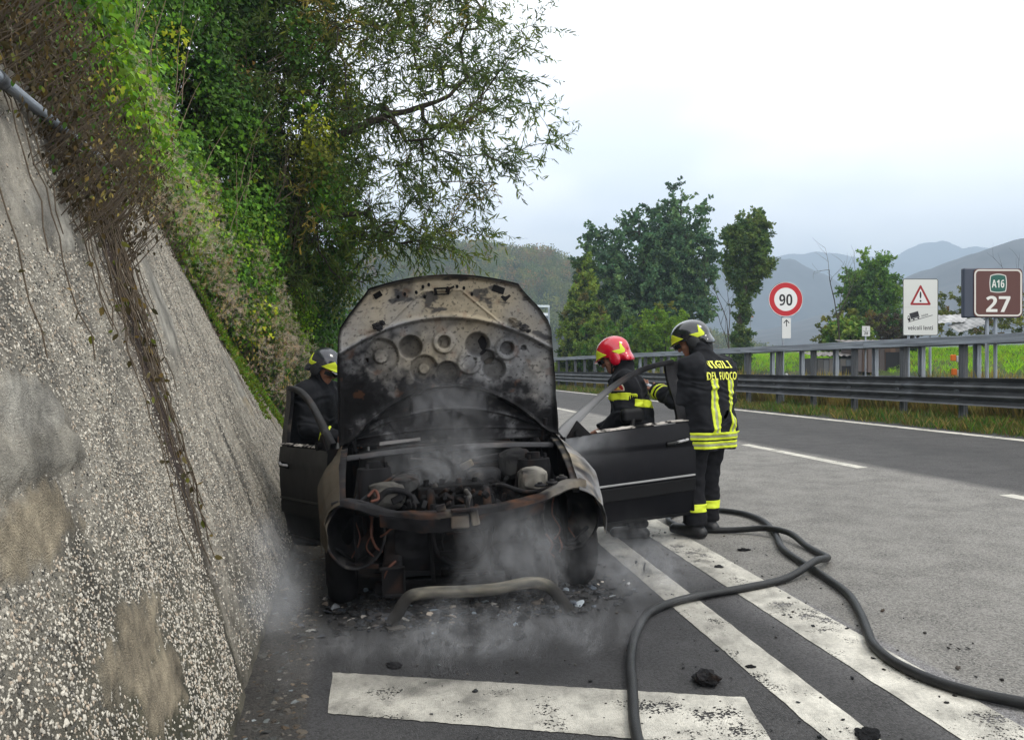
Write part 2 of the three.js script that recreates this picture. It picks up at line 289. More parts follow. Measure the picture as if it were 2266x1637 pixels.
{
  const wall = thing('retaining_wall', 'leaning concrete retaining wall studded with pale stones beside the wreck', 'wall', [0, 0, 0]);
  const stoneGeos = [0, 1, 2, 3].map((s) => { const g = new THREE.IcosahedronGeometry(1, 0).toNonIndexed(), p = g.attributes.position; for (let i = 0; i < p.count; i++) { const v = V().fromBufferAttribute(p, i), k = 1 + 0.45 * N(v.x * 1.3 + s * 9, v.y * 1.3, v.z * 1.3); p.setXYZ(i, v.x * k, v.y * k * 0.55, v.z * k); } g.computeVertexNormals(); return g; });
  const stoneMat = mat([1, 1, 1], 0.85), r = rngOf(77);
  const panels = [[1.2, 4.2, 0.0, 0.29], [4.29, 10.0, -0.015, 0.29], [10.22, 12.0, -0.05, 0.3], [12.2, 15.6, -0.09, 0.3]];
  panels.forEach(([d0, d1, off], k) => {
    const nu = Math.round((d1 - d0) / (k < 1 ? 0.022 : 0.035)), nv = k < 1 ? 120 : 90;
    const face = sheet(nu, nv, (u, v) => {
      const edge = 0.012 * fbm(v * 12, k, u * 3, 3), d = lerp(d0, d1, u) + edge * (u < 0.01 || u > 0.99 ? 2 : 0), y = -0.1 + (wallTop(d) + 0.1) * v;
      const pl = plaster(d, y), n = fbm(d * 1.1, y * 1.1, 3, 4), f = fbm(d * 9, y * 9, 5, 4), streak = fbm(d * 3.2, y * 0.25, 14, 4);
      let out = off + 0.012 * f - 0.02 * n + 0.01 * pl;
      const lj = 1.21 + 0.03 * fbm(d * 6, 2, 2, 3), crust = k === 0 ? 0.028 * sst(lj, lj + 0.012, y) * sst(1.36, 1.27, y + 0.06 * fbm(d * 12, y * 12, 3, 3)) * sst(2.9, 2.78, d + 0.2 * fbm(d * 9, y * 9, 6, 3)) : 0; out += crust; // spalled lift joint
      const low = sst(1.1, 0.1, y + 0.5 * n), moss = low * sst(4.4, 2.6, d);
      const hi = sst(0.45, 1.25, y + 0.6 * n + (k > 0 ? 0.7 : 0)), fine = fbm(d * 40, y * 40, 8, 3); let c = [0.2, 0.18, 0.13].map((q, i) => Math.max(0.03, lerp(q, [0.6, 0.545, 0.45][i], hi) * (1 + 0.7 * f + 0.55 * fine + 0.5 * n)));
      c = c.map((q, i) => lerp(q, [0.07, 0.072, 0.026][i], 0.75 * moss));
      
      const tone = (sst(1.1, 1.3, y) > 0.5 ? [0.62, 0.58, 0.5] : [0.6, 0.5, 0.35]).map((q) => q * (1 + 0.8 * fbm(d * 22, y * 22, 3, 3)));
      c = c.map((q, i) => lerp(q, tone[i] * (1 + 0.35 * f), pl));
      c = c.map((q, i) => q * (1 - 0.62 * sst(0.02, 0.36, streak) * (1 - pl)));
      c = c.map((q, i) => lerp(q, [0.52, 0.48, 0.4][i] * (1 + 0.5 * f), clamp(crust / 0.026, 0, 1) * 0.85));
      const gap = Math.min(Math.abs(d - d0), Math.abs(d - d1)) + 0.05 * fbm(d * 6, y * 2, 4, 3), rust = Math.exp(-(((gap - 0.03) / (0.07 + 0.2 * sst(0.2, 2.6, y))) ** 2)) * (k > 0 || d > 3 ? 1 : 0);
      c = c.map((q, i) => lerp(q, [0.115, 0.066, 0.05][i], 0.92 * rust * sst(0.2, 1.2, y)));
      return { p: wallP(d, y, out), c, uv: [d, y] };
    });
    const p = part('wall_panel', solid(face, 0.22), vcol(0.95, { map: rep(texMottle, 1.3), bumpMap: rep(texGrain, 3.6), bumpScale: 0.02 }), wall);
    const lists = [[], [], [], []], area = (d1 - d0) * 2.7, want = Math.round(area * (k === 0 ? 11500 : k === 1 ? 5200 : 2600));
    for (let i = 0; i < want; i++) {
      const d = lerp(d0 + 0.01, d1 - 0.01, r()), y = lerp(0, wallTop(d) - 0.03, r()), pl = plaster(d, y);
      if (r() < pl * 0.66) continue;
      const dens = 0.5 + 0.95 * fbm(d * 1.7, y * 1.7, 21, 4) - 0.3 * sst(1.7, 2.4, y) * (k === 0 ? 1 : 0.3), gap = Math.min(Math.abs(d - d0), Math.abs(d - d1));
      if (r() > dens || (gap < 0.05 + 0.13 * sst(0.4, 2.4, y) && r() < 0.85)) continue;
      const big = sst(1.3, 0.2, y) * (k === 0 ? 1 : 0), s = (0.0024 + 0.0046 * r() * r() + 0.005 * r() * r() * big) * (k === 0 ? 1 : 1.3), b = batter(d), nrm = V(1, b, 0).normalize();
      const w = r(), base = w < 0.55 ? [0.52, 0.48, 0.405] : w < 0.74 ? [0.42, 0.345, 0.265] : w < 0.84 ? [0.3, 0.28, 0.245] : [0.075, 0.072, 0.062], t = (0.72 + 0.55 * r()) * (1 - 0.35 * sst(0.1, 0.5, fbm(d * 3.2, y * 0.25, 14, 4)));
      const q = qUp(nrm.clone().add(randDir(r).multiplyScalar(0.35)), r() * 6.28), n2 = fbm(d * 1.1, y * 1.1, 3, 4), f = fbm(d * 9, y * 9, 5, 4), crust = k === 0 && y > 1.21 && y < 1.3 && d < 2.85 ? 0.01 : 0; if (crust && r() < 0.85) continue;
      lists[i & 3].push({ p: V(...wallP(d, y, off + 0.012 * f - 0.02 * n2 + crust + 0.001)), q, s: [s * (0.6 + 0.9 * r()), s, s * (0.7 + 1.2 * r() * r())], c: base.map((x) => Math.min(0.8, x * t)) });
    }
    lists.forEach((l, i) => { const m = scatter('embedded_stones', stoneGeos[i], stoneMat, l, wall); m.userData.kind = 'stuff'; });
  });
  // dark gap behind the joints
  const back = sheet(60, 12, (u, v) => { const d = lerp(1.2, 15.6, u), y = -0.1 + wallTop(d) * v; return { p: wallP(d, y, -0.12) }; });
  part('wall_backing', back, mat([0.03, 0.022, 0.016], 1), wall);
}
{ // pipe along the wall head
  const pts = [[2.2, 2.42], [3.2, 2.45], [4.2, 2.5], [5.2, 2.62], [6.4, 2.85], [7.6, 3.02], [9, 3.25]].map(([d, y]) => wallP(d, y - 0.03, 0.05));
  const pipe = thing('pipe', 'grey drain pipe running along the head of the retaining wall', 'pipe', [0, 0, 0]);
  part('pipe_run', tube(pts, 0.02, 60, 10), galv, pipe);
  for (const [d, y] of [[3.0, 2.44], [4.6, 2.54], [6.0, 2.77], [7.4, 2.99]]) { const g = cyl(0.026, 0.026, 0.05, 0, 0, 0, Math.PI / 2, 0, 0, 12); g.rotateX(-0.1); g.translate(...wallP(d, y - 0.03, 0.05)); part('collar', g, galvDull, pipe); const a = wallP(d, y - 0.02, 0.06), c = wallP(d, y - 0.02, -0.02); part('bracket', bar(a, c, 0.012), galvDull, pipe); }
}

// ------------------------------------------------------------------ plants
function leafGeo(w, fold = 0.12, droop = 0.15, lobes = false) { // unit leaf along +y, stalk at the origin
  const rim = lobes ? [[0.02, 0.16], [0.46 * w, 0.05], [0.5 * w, 0.35], [0.3 * w, 0.48], [0.28 * w, 0.74], [0, 1]] : [[0.02, 0], [0.38 * w, 0.22], [0.5 * w, 0.48], [0.3 * w, 0.78], [0, 1]];
  const mid = rim.map(([, y]) => y), pos = [], z = (x, y) => fold * Math.abs(x) - droop * y * y;
  for (let s = -1; s < 2; s += 2) for (let i = 0; i < rim.length - 1; i++) {
    const [x0, y0] = rim[i], [x1, y1] = rim[i + 1], a = [s * x0, y0, z(x0, y0)], b = [s * x1, y1, z(x1, y1)], c = [0, mid[i], z(0, mid[i])], d = [0, mid[i + 1], z(0, mid[i + 1])];
    const tri = (p, q, r) => { if (s > 0) pos.push(...p, ...q, ...r); else pos.push(...p, ...r, ...q); };
    tri(c, a, b); tri(c, b, d);
  }
  const g = new THREE.BufferGeometry(); g.setAttribute('position', new THREE.Float32BufferAttribute(pos, 3)); g.computeVertexNormals(); g.setAttribute('uv', new THREE.Float32BufferAttribute(new Float32Array(pos.length / 3 * 2), 2)); return g;
}
const leafIvy = leafGeo(1.0, 0.1, 0.12, true), leafOval = leafGeo(0.55), leafNarrow = leafGeo(0.2, 0.2, 0.25), leafRound = leafGeo(0.8);
function sprigGeo(leaf, n, spread, seed) { // a few leaves on a short stalk, one unit long
  const r = rngOf(seed), out = [];
  for (let i = 0; i < n; i++) {
    const g = leaf.clone(), a = i * 2.4 + r(), s = 0.5 + 0.3 * r(); g.scale(s, s, s); g.rotateX(0.6 + 0.7 * r()); g.rotateY(a); g.translate(0, 0.15 + spread * i / n, 0); out.push(g);
  }
  return merge(out);
}
const matLeaf = leafMat(0.45), matLeafDark = leafMat(0.35);
const vary = (r, c, k = 0.35) => { const t = 1 + (r() - 0.5) * 2 * k, w = (r() - 0.5) * k; return [clamp(c[0] * t * (1 + w), 0, 1), clamp(c[1] * t, 0, 1), clamp(c[2] * t * (1 - w), 0, 1)]; };
const varyL = (r, c, k) => { const q = vary(r, c, k); return [Math.min(q[0] * 1.72, 0.7), Math.min(q[1] * 1.95, 0.75), q[2] * 1.05]; };
const pick = (r, list) => { let t = r() * list.reduce((a, [, w]) => a + w, 0); for (const [c, w] of list) if ((t -= w) < 0) return c; return list[0][0]; };

function stemMesh(segs, parent, m, name = 'trunk') { // segs: [a, b, ra, rb]
  const pos = [], nor = [], idx = [], K = 6, u = V(), w = V(), dir = V();
  for (const [a, b, ra, rb] of segs) {
    dir.subVectors(b, a).normalize(); u.set(Math.abs(dir.y) < 0.9 ? 0 : 1, Math.abs(dir.y) < 0.9 ? 1 : 0, 0).cross(dir).normalize(); w.crossVectors(dir, u);
    const base = pos.length / 3, k = ra > 0.012 ? K : 4;
    for (let e = 0; e < 2; e++) for (let i = 0; i < k; i++) { const t = i / k * 6.2832, c = Math.cos(t), s = Math.sin(t), R = e ? rb : ra, o = e ? b : a; const nx = u.x * c + w.x * s, ny = u.y * c + w.y * s, nz = u.z * c + w.z * s; pos.push(o.x + nx * R, o.y + ny * R, o.z + nz * R); nor.push(nx, ny, nz); }
    for (let i = 0; i < k; i++) { const j = (i + 1) % k; idx.push(base + i, base + j, base + k + j, base + i, base + k + j, base + k + i); }
  }
  const g = new THREE.BufferGeometry(); g.setAttribute('position', new THREE.Float32BufferAttribute(pos, 3)); g.setAttribute('normal', new THREE.Float32BufferAttribute(nor, 3)); g.setAttribute('uv', new THREE.Float32BufferAttribute(new Float32Array(pos.length / 3 * 2), 2)); g.setIndex(idx);
  const st = part(name, g, m, parent); if (name !== 'trunk') st.userData.kind = 'stuff'; return st;
}
// trunk: list of [x,y,z,r] rising from the ground; targets: points that twigs reach
function growTree(root, trunks, targets, o, r) {
  const nodes = [];
  for (const tr of trunks) for (let i = 0; i < tr.length; i++) {
    const p = V(tr[i][0], tr[i][1], tr[i][2]);
    if (!i) { nodes.push({ p, up: -1, w: 0, min: tr[i][3] }); continue; }
    const a = nodes[nodes.length - 1], steps = Math.max(1, Math.round(a.p.distanceTo(p) / o.step)), from = a.p.clone();
    for (let k = 1; k <= steps; k++) { const t = k / steps; nodes.push({ p: from.clone().lerp(p, t).add(randDir(r).multiplyScalar(0.02)), up: nodes.length - 1, w: 0, min: lerp(tr[i - 1][3], tr[i][3], t) }); }
  }
  const n0 = nodes.length, key = (t) => { let m = 1e9; for (let i = 0; i < n0; i++) m = Math.min(m, nodes[i].p.distanceToSquared(t)); return m; };
  const sorted = targets.map((t) => [key(t), t]).sort((a, b) => a[0] - b[0]).map((x) => x[1]), ends = [];
  for (const t of sorted) {
    let best = 0, bd = 1e9;
    for (let i = 1; i < nodes.length; i++) { const n = nodes[i], dy = n.p.y - t.y, d = n.p.distanceTo(t) * (1 + (dy > 0 ? (o.droop ? 0.1 : 0.9) * dy / (n.p.distanceTo(t) + 0.01) : 0)) + (n.min > 0.1 ? 0.25 : 0); if (d < bd) { bd = d; best = i; } }
    const a = nodes[best].p, L = a.distanceTo(t), steps = Math.max(1, Math.round(L / o.step)), lift = (o.lift ?? 0.18) * L, side = randDir(r).multiplyScalar(0.12 * L);
    let prev = best;
    for (let k = 1; k <= steps; k++) { const u = k / steps, b = 4 * u * (1 - u) * 0.5, p = a.clone().lerp(t, u); p.y += lift * b; p.addScaledVector(side, b); nodes.push({ p, up: prev, w: 0, min: 0 }); prev = nodes.length - 1; }
    nodes[prev].w += 1; ends.push(prev);
  }
  for (let i = nodes.length - 1; i > 0; i--) if (nodes[i].up >= 0) nodes[nodes[i].up].w += nodes[i].w;
  const R = (n) => Math.max(n.min, o.tip * Math.pow(Math.max(n.w, 1), 0.46)), segs = [];
  for (const n of nodes) if (n.up >= 0) { const q = nodes[n.up]; segs.push([q.p, n.p, Math.min(R(q), R(n) * 1.7), R(n)]); }
  const leaves = [], twigs = [];
  for (const e of ends) {
    const n = nodes[e], q = nodes[n.up], dir = n.p.clone().sub(q.p).normalize(), tone = o.tone ? o.tone(n.p) : 1, col = pick(r, o.colors);
    for (let k = 0; k < o.twigs; k++) {
      const d = dir.clone().multiplyScalar(0.9).add(randDir(r).multiplyScalar(0.9)); d.y += o.rise ?? 0; d.normalize();
      const L = o.twigLen * (0.6 + 0.7 * r()), a = n.p.clone().lerp(q.p, r() * 0.9), m = a.clone().addScaledVector(d, L * 0.5), b = m.clone().addScaledVector(d.clone().add(V(0, -(o.hang ?? 0.2), 0)).normalize(), L * 0.5);
      twigs.push([a, m, o.tip * 0.7, o.tip * 0.5], [m, b, o.tip * 0.5, o.tip * 0.25]);
      for (let i = 0; i < o.leaves; i++) {
        const u = (i + r()) / o.leaves, p = u < 0.5 ? a.clone().lerp(m, u * 2) : m.clone().lerp(b, u * 2 - 1), ld = d.clone().multiplyScalar(0.7).add(randDir(r).multiplyScalar(0.8)); ld.y -= o.leafDroop ?? 0.2;
        leaves.push({ p, q: qUp(ld, r() * 6.28), s: o.leaf * (0.65 + 0.6 * r()), c: varyL(r, col, 0.3).map((x) => x * tone) });
      }
    }
  }
  stemMesh(segs.concat(twigs), root, o.bark ?? woodMat);
  const crown = scatter('crown', o.geo, o.mat ?? matLeaf, leaves, root); crown.userData.kind = 'stuff'; return crown;
}

// the bank above and beyond the wall: x of its surface at distance d and height y
const bankX = (d, y) => interp([[2, -1.15], [6, -1.45], [9, -1.9], [11, -2.0], [13, -1.45], [16, -1.15], [20, -1.3], [26, -2.0]], d) - (y - 2.5) * interp([[2, 0.5], [6, 0.45], [9, 0.38], [11, 0.2], [13, 0.02], [16, -0.04], [20, 0], [26, 0.1]], d);
const hangY = (d) => interp([[3, 2.55], [5, 2.6], [7, 2.75], [8.5, 2.75], [10, 2.35], [11.2, 1.85], [12, 1.55], [13, 1.15], [14, 0.5], [15, 0.1], [30, 0]], d);
// leaves in rounded clumps; spots: [x, y, d, radius]
function thicket(name, label, category, spots, o, seed, group) {
  const r = rngOf(seed), root = thing(name, label, category, [0, 0, 0], 0, group), leaves = [], segs = [];
  for (const [x, y, d, R] of spots) {
    const c = V(x, y, -d), tone = 0.5 + 0.95 * r(), col = pick(r, o.colors).map((q) => q * tone), nL = Math.round(o.density * R * R);
    const from = c.clone().add(V(-0.25 - 0.3 * r(), -0.5 - 0.3 * r(), (r() - 0.5) * 0.4));
    for (let k = 0; k < (o.stems ?? 2); k++) { const tip = c.clone().add(randDir(r).multiplyScalar(R * 1.05)); const mid = from.clone().lerp(tip, 0.5).add(V(0, 0.1 * R, 0)); segs.push([from, mid, 0.006, 0.004], [mid, tip, 0.004, 0.0015]); }
    for (let i = 0; i < nL; i++) {
      const dir = randDir(r); if (dir.x < -0.35 || dir.z < -0.75) { if (r() < 0.75) continue; }
      const k = Math.pow(r(), 0.4), lump = 1 + 0.35 * N(x + dir.x * 2.2, y + dir.y * 2.2, d + dir.z * 2.2), p = c.clone().addScaledVector(dir, R * k * lump);
      p.y += o.sag ? -o.sag * r() * R : 0;
      const nrm = dir.clone().multiplyScalar(0.6).add(V(0.25, 0.35, 0.2)).add(randDir(r).multiplyScalar(0.7)).normalize();
      // leaf lies roughly across nrm and hangs down
      const along = V(0, -1, 0).addScaledVector(nrm, nrm.y).add(randDir(r).multiplyScalar(0.45)).normalize(), q = new THREE.Quaternion().setFromRotationMatrix(new THREE.Matrix4().makeBasis(V().crossVectors(along, nrm).normalize(), along, V().crossVectors(V().crossVectors(along, nrm).normalize(), along)));
      leaves.push({ p, q, s: o.leaf * (0.55 + 0.75 * r()), c: varyL(r, r() < 0.07 ? pick(r, o.colors) : col, 0.26) });
    }
  }
  if (segs.length) stemMesh(segs, root, o.bark ?? twigMat, 'stem');
  scatter('foliage', o.geo ?? leafIvy, o.mat ?? matLeaf, leaves, root).userData.kind = 'stuff'; return root;
}
function bankSpots(n, seed, test, rad = [0.22, 0.45], out = 0) {
  const r = rngOf(seed), list = [];
  for (let t = 0; t < n * 60 && list.length < n; t++) { const d = 2.4 + r() * 22, y = r() * 9.5; const w = test(d, y); if (w > 0 && r() < w && y > hangY(d) + 0.05) { const R = lerp(rad[0], rad[1], r()); list.push([bankX(d, y) + out + 0.55 * fbm(d * 0.9, y * 0.9, 5, 3) + (r() - 0.5) * 0.12, y, d, R]); } }
  return list;
}
const above = (d, y) => y - hangY(d);
const G = { mid: [0.042, 0.092, 0.018], lush: [0.07, 0.145, 0.016], lime: [0.13, 0.205, 0.014], dark: [0.022, 0.05, 0.016], yellow: [0.24, 0.235, 0.02], olive: [0.085, 0.085, 0.02], brown: [0.10, 0.06, 0.028], dry: [0.2, 0.14, 0.075] };
thicket('bramble_thicket', 'deep green bramble thicket covering the slope above the wall', 'bush', bankSpots(640, 11, (d, y) => (d > 3.0 && d < 13.5 && above(d, y) > 0.75 && y < 8 ? 1 : 0), [0.3, 0.55]), { colors: [[G.mid, 4], [G.lush, 2.8], [[0.11, 0.19, 0.045], 1.3], [G.dark, 2], [G.yellow, 0.3], [G.brown, 0.4]], density: 1500, leaf: 0.054, stems: 1 }, 21);
thicket('bright_creeper', 'bright yellow-green creeper spilling along the front rim of the slope', 'climbing plant', bankSpots(150, 12, (d, y) => { const a = above(d, y), m = interp([[4, 0.7], [8, 0.95], [11, 1.5], [14, 2.0], [16, 2.5]], d); return d > 5.2 && d < 15.5 ? Math.exp(-(((a - m) / 0.42) ** 2)) : 0; }, [0.2, 0.36], 0.22), { colors: [[G.lime, 5], [G.lush, 2.4], [G.yellow, 0.5]], density: 2000, leaf: 0.044, stems: 1 }, 22);
thicket('leafy_shrub', 'yellowing leafy shrub bulging out beside the tall tree', 'bush', bankSpots(70, 13, (d, y) => (d > 12.5 && d < 17 && y > 3.9 && y < 6.4 ? 1 : 0), [0.28, 0.5], 0.95), { colors: [[G.yellow, 1.1], [G.olive, 2], [G.lush, 2], [G.mid, 2]], density: 1300, leaf: 0.055, stems: 2 }, 23);
thicket('shaded_shrub', 'dark shaded shrub growing to the ground where the wall ends', 'bush', bankSpots(260, 14, (d, y) => (d > 13.2 && d < 24 && y < 5.2 ? 1 : 0), [0.3, 0.55]).concat((() => { const r = rngOf(29), l = []; for (let i = 0; i < 95; i++) { const y = 0.4 + 3.3 * r(); l.push([lerp(-1.7, -0.72 + 0.2 * y, Math.sqrt(r())), y, 15 + 2.4 * r(), 0.3 + 0.22 * r()]); } return l; })()), { colors: [[G.dark, 3], [G.mid, 3.2], [G.lush, 1], [G.olive, 0.8]], density: 800, leaf: 0.07, stems: 2 }, 24);
thicket('dry_creeper', 'withered brown creeper hanging over the near end of the wall head', 'climbing plant', bankSpots(230, 15, (d, y) => { const a = above(d, y) + 0.05; return d > 2.4 && d < 9.5 && a < 1.05 ? 1 - 0.5 * sst(5, 9, d) : 0; }, [0.18, 0.34], 0.12).concat((() => { const r = rngOf(19), l = []; for (let i = 0; i < 46; i++) { const d = 3.45 + 1.3 * r(), y = 2.2 + 0.42 * r(); l.push([wallP(d, y, 0.1)[0], y, d, 0.1 + 0.1 * r()]); } return l; })()), { colors: [[[0.035, 0.022, 0.014], 5], [[0.055, 0.034, 0.02], 3], [G.dry, 0.5], [G.olive, 0.8], [G.mid, 0.5]], density: 1700, leaf: 0.026, stems: 9, geo: leafOval, sag: 0.7 }, 25);
thicket('roadside_bushes', 'far roadside bushes lining the slope beyond the end of the wall', 'bush', (() => { const r = rngOf(17), l = []; for (let i = 0; i < 300; i++) { const d = 17 + 120 * r() * r(), y = r() * 4.2; l.push([-1.0 - 1.0 * r() - 0.35 * y, y, d, 0.6 + 0.5 * r() + 0.006 * d]); } return l; })(), { colors: [[G.dark, 3], [G.mid, 3], [G.olive, 1.5]], density: 190, leaf: 0.14, stems: 1 }, 28);
{ // clematis with fluffy seed heads hanging at the wall's far end
  const spots = bankSpots(120, 16, (d, y) => { const a = above(d, y); return d > 7 && d < 14.6 && a < 1.7 ? 1 : 0; }, [0.18, 0.34], 0.3);
  const root = thicket('clematis', 'clematis with beige fluffy seed heads hanging over the far part of the wall', 'climbing plant', spots, { colors: [[G.olive, 2], [G.mid, 2.6], [G.lush, 1], [G.dry, 1.2], [G.brown, 1.2]], density: 900, leaf: 0.045, stems: 3, geo: leafOval, sag: 0.5 }, 26);
  const r = rngOf(27), fl = [], spikes = [];
  for (let i = 0; i < 16; i++) { const d = randDir(r), g = leafGeo(0.05, 0, 0.6); g.applyQuaternion(qUp(d, r() * 6)); spikes.push(g); }
  const puff = merge(spikes);
  for (const [x, y, d, R] of spots) for (let i = 0; i < 34; i++) { const dir = randDir(r); if (dir.x < -0.2) dir.x *= -1; const p = V(x, y, -d).addScaledVector(dir, R * (0.85 + 0.3 * r())); fl.push({ p, q: qUp(randDir(r), 0), s: 0.024 + 0.024 * r(), c: vary(r, [0.62, 0.5, 0.38], 0.3) }); }
  scatter('seed_heads', puff, leafMat(0.3), fl, root).userData.kind = 'stuff';
}
{ // thin dead stems hanging down the face of the wall, and moss tufts in its joints
  const r = rngOf(31), segs = [], lv = [], root = thing('hanging_stems', 'thin dead vine stems hanging down the face of the wall', 'climbing plant');
  for (let i = 0; i < 95; i++) {
    let d = i < 40 ? 4.25 + (r() - 0.5) * 0.35 * (i < 25 ? 1 : 2.5) : i < 70 ? 2.6 + r() * 2.4 : 10.1 + (r() - 0.5) * 0.5, y = wallTop(d) + 0.15, p = V(...wallP(d, y, 0.05)); const L = (i < 40 ? 0.6 : 0.3) + r() * (i < 40 ? 1.6 : 0.9), k = Math.ceil(L / 0.09);
    for (let j = 0; j < k; j++) { y -= L / k; d += (r() - 0.5) * 0.03; const q = V(...wallP(d, y, 0.015 + 0.03 * r())); segs.push([p, q, 0.0028, 0.0022]); p = q; if (r() < 0.34) lv.push({ p: q.clone(), q: qUp(randDir(r).add(V(0, -0.8, 0.2)), r() * 6), s: 0.02 + 0.028 * r(), c: varyL(r, pick(r, [[G.brown, 2], [[0.04, 0.03, 0.02], 2.5], [G.olive, 1]]), 0.3) }); }
  }
  stemMesh(segs, root, twigMat, 'stem'); scatter('withered_leaves', leafOval, matLeaf, lv, root).userData.kind = 'stuff';
  const moss = thing('joint_moss', 'strip of green moss and weeds growing in the farther wall joints', 'moss'), ml = [];
  for (let i = 0; i < 5200; i++) { const far = r() < 0.72, d = far ? 12.1 + (r() - 0.5) * 0.5 : 10.12 + (r() - 0.5) * 0.3, y = (far ? 0.45 : 0.9) + r() * (far ? 1.4 : 1.6); ml.push({ p: V(...wallP(d, y, 0.01 + 0.05 * r())), q: qUp(randDir(r).add(V(0.5, 0.7, 0.4)), r() * 6), s: 0.018 + 0.03 * r(), c: varyL(r, pick(r, [[[0.1, 0.13, 0.01], 3], [G.lush, 2], [G.olive, 2]]), 0.35) }); }
  scatter('tufts', leafOval, matLeaf, ml, moss).userData.kind = 'stuff';
}
{ // a few long bare shoots standing out of the thicket
  const r = rngOf(33), root = thing('bare_shoots', 'long pale bare shoots sticking out of the bramble thicket', 'twigs'), segs = [];
  for (let i = 0; i < 46; i++) { const d = 4.5 + r() * 9, y = hangY(d) + 0.6 + r() * 2.6; let p = V(bankX(d, y) + 0.35, y, -d), dir = V(0.35 * (r() - 0.2), 0.9, 0.4 * (r() - 0.5)).normalize(); for (let j = 0; j < 9; j++) { const q = p.clone().addScaledVector(dir, 0.1 + 0.05 * r()); segs.push([p, q, 0.006 - 0.0005 * j, 0.0055 - 0.0005 * j]); p = q; dir.add(V((r() - 0.4) * 0.16, -0.13 * r(), (r() - 0.5) * 0.16)).normalize(); } }
  stemMesh(segs, root, twigPale, 'shoot');
}
// tall narrow-leaved tree leaning out over the carriageway
{
  const r = rngOf(41), root = thing('willow_tree', 'tall narrow-leaved tree leaning out over the wreck from the left slope', 'tree'), targets = [];
  const inside = (p) => { // crown outline: three lobes
    for (const [x, y, d, a, b, c] of [[-1.5, 5.4, 14.5, 2.4, 2.9, 2.2], [0.5, 6.6, 14, 2.6, 2.0, 2.0], [1.35, 5.3, 13.6, 2.05, 0.95, 1.6], [0.5, 3.9, 13.8, 2.2, 0.85, 1.4], [-1.0, 8.4, 14.5, 3.6, 2.0, 2.4], [-0.7, 3.5, 14.8, 1.35, 1.1, 1.2]]) { const q = ((p.x - x) / a) ** 2 + ((p.y - y) / b) ** 2 + ((p.z + d) / c) ** 2; if (q < 1) return true; } return false;
  };
  while (targets.length < 1350) { const p = V(-5 + r() * 8.5, 2.7 + r() * 7.5, -(11.5 + r() * 5)); if (!inside(p)) continue; const keep = p.x < -0.3 ? 1 : 0.55; if (r() < keep) targets.push(p); }
  growTree(root, [[[-3.1, 1.2, -15.4, 0.26], [-2.8, 3.2, -15.1, 0.21], [-2.1, 5.2, -14.7, 0.15], [-1.5, 7.2, -14.5, 0.09], [-1.2, 9, -14.4, 0.04]], [[-2.6, 3.9, -15, 0.13], [-1.2, 4.9, -14.4, 0.085], [0.4, 5.5, -14, 0.05], [1.6, 5.9, -13.8, 0.025]], [[-2.7, 3.5, -15, 0.1], [-1.3, 3.8, -14.4, 0.06], [0.2, 4.0, -14, 0.04]]], targets,
    { step: 0.28, tip: 0.0048, twigs: 5, twigLen: 0.62, leaves: 17, leaf: 0.115, geo: leafNarrow, mat: matLeafDark, colors: [[[0.05, 0.07, 0.022], 5], [[0.075, 0.09, 0.022], 2.5], [[0.035, 0.05, 0.022], 2], [[0.14, 0.1, 0.03], 0.6]], lift: 0.2, hang: 0.35, leafDroop: 0.35 }, r);
  const r2 = rngOf(43), second = thing('slope_tree', 'dark leafy tree rising behind the bramble thicket at the top of the slope', 'tree'), t2 = [];
  while (t2.length < 420) { const p = V(-7.5 + r2() * 6.4, 4.4 + r2() * 6, -(12 + r2() * 4.5)); const q = ((p.x + 4.2) / 3.3) ** 2 + ((p.y - 7.4) / 3.2) ** 2 + ((p.z + 14) / 2.6) ** 2; if (q < 1) t2.push(p); }
  growTree(second, [[[-5.2, 3.6, -15.2, 0.2], [-4.8, 5.4, -14.8, 0.14], [-4.3, 7.6, -14.4, 0.08], [-4, 9.4, -14.2, 0.03]]], t2, { step: 0.35, tip: 0.005, twigs: 5, twigLen: 0.6, leaves: 14, leaf: 0.1, geo: leafOval, mat: matLeafDark, colors: [[[0.03, 0.06, 0.022], 4], [[0.045, 0.09, 0.02], 3], [[0.022, 0.04, 0.02], 2]], hang: 0.2 }, r2);
}
// verge and median undergrowth: grass blades
const bladeGeo = (() => { const pos = []; for (const [a, lx, lz] of [[0, 0.1, 0.05], [2.1, -0.2, 0.12], [4.2, 0.16, -0.18]]) { const c = Math.cos(a) * 0.03, s = Math.sin(a) * 0.03, ox = Math.cos(a * 2) * 0.12, oz = Math.sin(a * 2) * 0.12; pos.push(ox - c, 0, oz - s, ox + c, 0, oz + s, ox + lx + 0.6 * c, 0.6, oz + lz + 0.6 * s, ox - c, 0, oz - s, ox + lx + 0.6 * c, 0.6, oz + lz + 0.6 * s, ox + lx * 2.6, 1, oz + lz * 2.6); } const g = new THREE.BufferGeometry(); g.setAttribute('position', new THREE.Float32BufferAttribute(pos, 3)); g.computeVertexNormals(); g.setAttribute('uv', new THREE.Float32BufferAttribute(new Float32Array(pos.length / 3 * 2), 2)); return g; })();
function grass(name, label, n, place, colors, size, seed, thin = 1) {
  const r = rngOf(seed), list = [];
  for (let i = 0; i < n; i++) { const [x, d] = place(r), k = fbm(x * 1.3, d * 0.6, 9, 3); const s = size * (0.45 + 0.8 * r()) * (1 + 0.9 * k), w = s * (0.6 + 0.8 * r()); list.push({ p: V(x, terrainY(x, d) - 0.02, -d), q: qUp(V(0.5 * (r() - 0.5), 1, 0.5 * (r() - 0.5)), r() * 6.28), s: [w * thin, s, w * thin], c: varyL(r, pick(r, colors), 0.35) }); }
  const m = scatter(name, bladeGeo, matLeaf, list, scene); m.userData.kind = 'stuff'; m.userData.label = label; return m;
}
